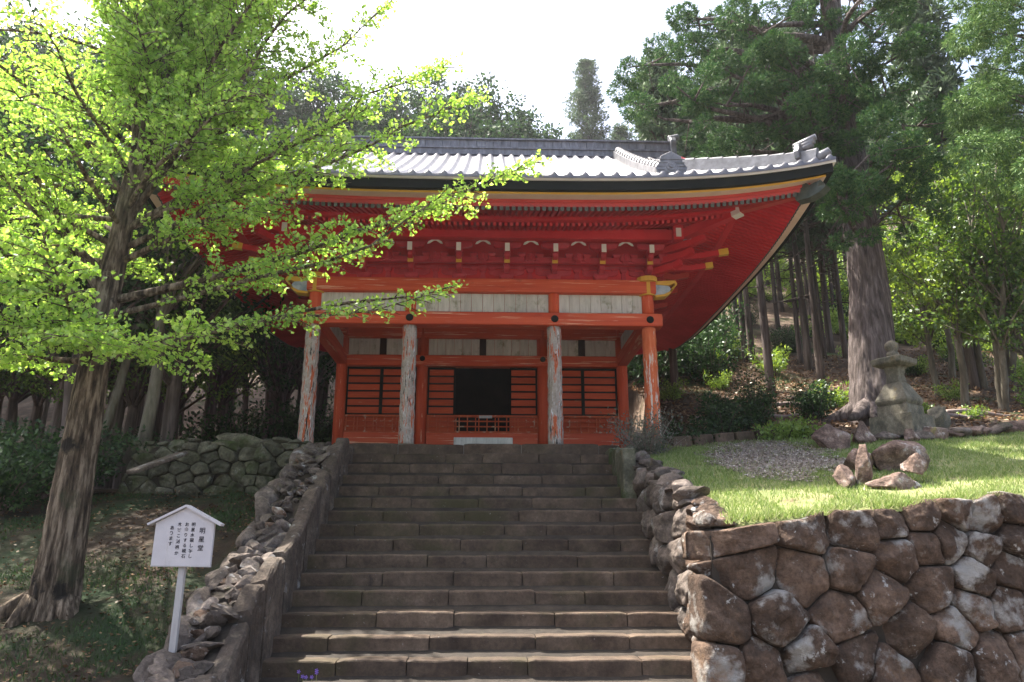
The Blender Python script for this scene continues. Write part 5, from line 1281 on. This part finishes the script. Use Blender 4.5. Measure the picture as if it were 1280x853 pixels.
x = r.uniform(2.45, 11, 5000); y = 8.0 + (x - 2.28) * .158 + r.uniform(-.10, .12, 5000); k = nzv(x, y, 2.5, 4) > -.15; x, y = x[k], y[k]
pos = np.stack([x, y, -1.99 + .05 * x + .277 * y - .02], 1); d = np.stack([r.normal(0, .5, len(x)), r.normal(-.35, .5, len(x)), np.full(len(x), .8)], 1)
o = put('grass', leaf_mesh('grass', pos, d, .12, .011, 'blade', seed=15), L['grass']); tag(o, 'longer untidy grass hanging over the top of the retaining wall', 'grass', None, 'stuff')
# fallen branches on the forest floor
for i, (px, py, Y, l_, a_) in enumerate([(1010, 505, 17, 1.6, .2), (960, 520, 15.5, 1.2, -.5), (1040, 500, 19, 2.2, .1), (1230, 505, 15.2, 1.8, .15), (895, 530, 15, 1.3, .7), (1190, 515, 14.8, 1.1, -.2)]):
    p = P(px, py, Y); mb = MB(); z0 = floor_z(p.x, Y) + .08
    q = [Vector((math.cos(a_) * l_ * (t - .5), math.sin(a_) * l_ * (t - .5), .04 * math.sin(t * 6))) for t in (0, .25, .5, .75, 1)]
    mb.tube(q, [.05, .045, .04, .03, .015], 8); o = mb.build('fallen_branch', M['twig'], None, True); o.location = (p.x, Y, z0); tag(o, 'dry fallen branch lying on the brown forest floor right of the hall', 'branch', 'fallen branches on the forest floor')
# violets at the foot of the stairs
vp = P(378, 845, 7.9); vz = stair_z(7.87) ; fl = empty('violet', (vp.x, 8.12, stepZ(-1))); tag(fl, 'tiny purple violets growing from a joint at the bottom left of the stairs', 'flower')
mb = MB(); ptl = MB()
for i in range(6):
    x = vp.x + random.uniform(-.1, .1); zt_ = stepZ(-1) + random.uniform(.06, .14); mb.tube([(x, 8.14, stepZ(-1)), (x + .01, 8.1, zt_)], [.002, .0015], 4)
    for k in range(5): a_ = k * 1.256; c = Vector((x + .01, 8.09, zt_)); e = c + Vector((math.cos(a_) * .014, -.004, math.sin(a_) * .014)); s_ = Vector((-math.sin(a_), 0, math.cos(a_))) * .006; ptl.add([c, e - s_, e + Vector((math.cos(a_) * .006, 0, math.sin(a_) * .006)), e + s_], [(0, 1, 2, 3)])
M['violet'] = mk('violet_petal', [(.3, (.2, .1, .5)), (.7, (.3, .18, .62))], 5, bump=0)
mb.build('stem', L['grass'], fl); ptl.build('petal', M['violet'], fl)

# ------------------------------------------------------------------ labels that single each plant out
def pix(o):
    x, y, z = o.location; c, s_ = math.cos(YAW), math.sin(YAW); X = x * c - y * s_; Yd = x * s_ + y * c
    return 640 + FPX * X / (Yd * math.cos(TH) + z * math.sin(TH))
ORD = 'leftmost second third fourth fifth sixth seventh eighth ninth tenth eleventh twelfth thirteenth fourteenth fifteenth sixteenth seventeenth eighteenth nineteenth twentieth twenty-first twenty-second twenty-third twenty-fourth twenty-fifth twenty-sixth twenty-seventh twenty-eighth twenty-ninth thirtieth thirty-first thirty-second thirty-third thirty-fourth thirty-fifth'.split()
RIGHT = [(860, 'beside the right porch column'), (915, 'under the right eave end'), (970, 'between porch and big cedar'), (1020, 'left of the big cedar'), (1065, 'close left of the big cedar'), (1130, 'directly behind the big cedar'), (1210, 'just right of the stone stupa'), (9999, 'towards the right edge')]
LEFT = [(40, 'at the far left'), (150, 'behind the ginkgo trunk'), (250, 'near the slender pale tree'), (400, 'behind the dry stone wall'), (9999, 'behind the hall')]
TOP = [(200, 'behind the left of the ginkgo crown'), (400, 'behind the right of the ginkgo crown'), (560, 'above the left of the roof ridge'), (9999, 'above the middle of the roof ridge')]
def auto_label(group, kind, marks):
    bk = {}
    for o in bpy.data.objects:
        if o.get('group') == group and o.parent is None:
            px = pix(o); mk_ = next(m for lim_, m in marks if px < lim_); row = 'front' if o.location.y < 20 else 'middle' if o.location.y < 30 else 'far'
            bk.setdefault((mk_, row), []).append((px, o))
    for (mk_, row), l in bk.items():
        l.sort(key=lambda q: q[0])
        for k, (_, o) in enumerate(l):
            n_ = ('only ' if len(l) == 1 else ORD[min(k, 34)] + ' ')
            o['label'] = n_ + kind + (', ' if len(l) == 1 else ' from the left, ' if k else ', ') + row + ' row, ' + mk_
auto_label(G1, 'thin forest cedar', RIGHT); auto_label(G2, 'dark leafy tree', TOP); auto_label(G3, 'dark trunked tree', LEFT)
auto_label(G5, 'leafy hill shrub', RIGHT); auto_label(G6, 'leafy young tree', RIGHT)
auto_label('bushes in the wood left of the hall', 'dark leafy bush', LEFT); auto_label('bushes behind the hall', 'tall dark bush', [(400, 'left of the porch'), (9999, 'right of the porch')] if False else [(640, 'left of the doorway'), (9999, 'right of the porch')])
auto_label('shrubs behind the ginkgo trunk', 'green leafy shrub', LEFT); auto_label('ferns along the lawn border', 'small bright fern', [(970, 'beside the gravel patch'), (1065, 'left of the border boulder'), (9999, 'right of the stone stupa')])
auto_label('fallen branches on the forest floor', 'dry fallen branch', RIGHT)
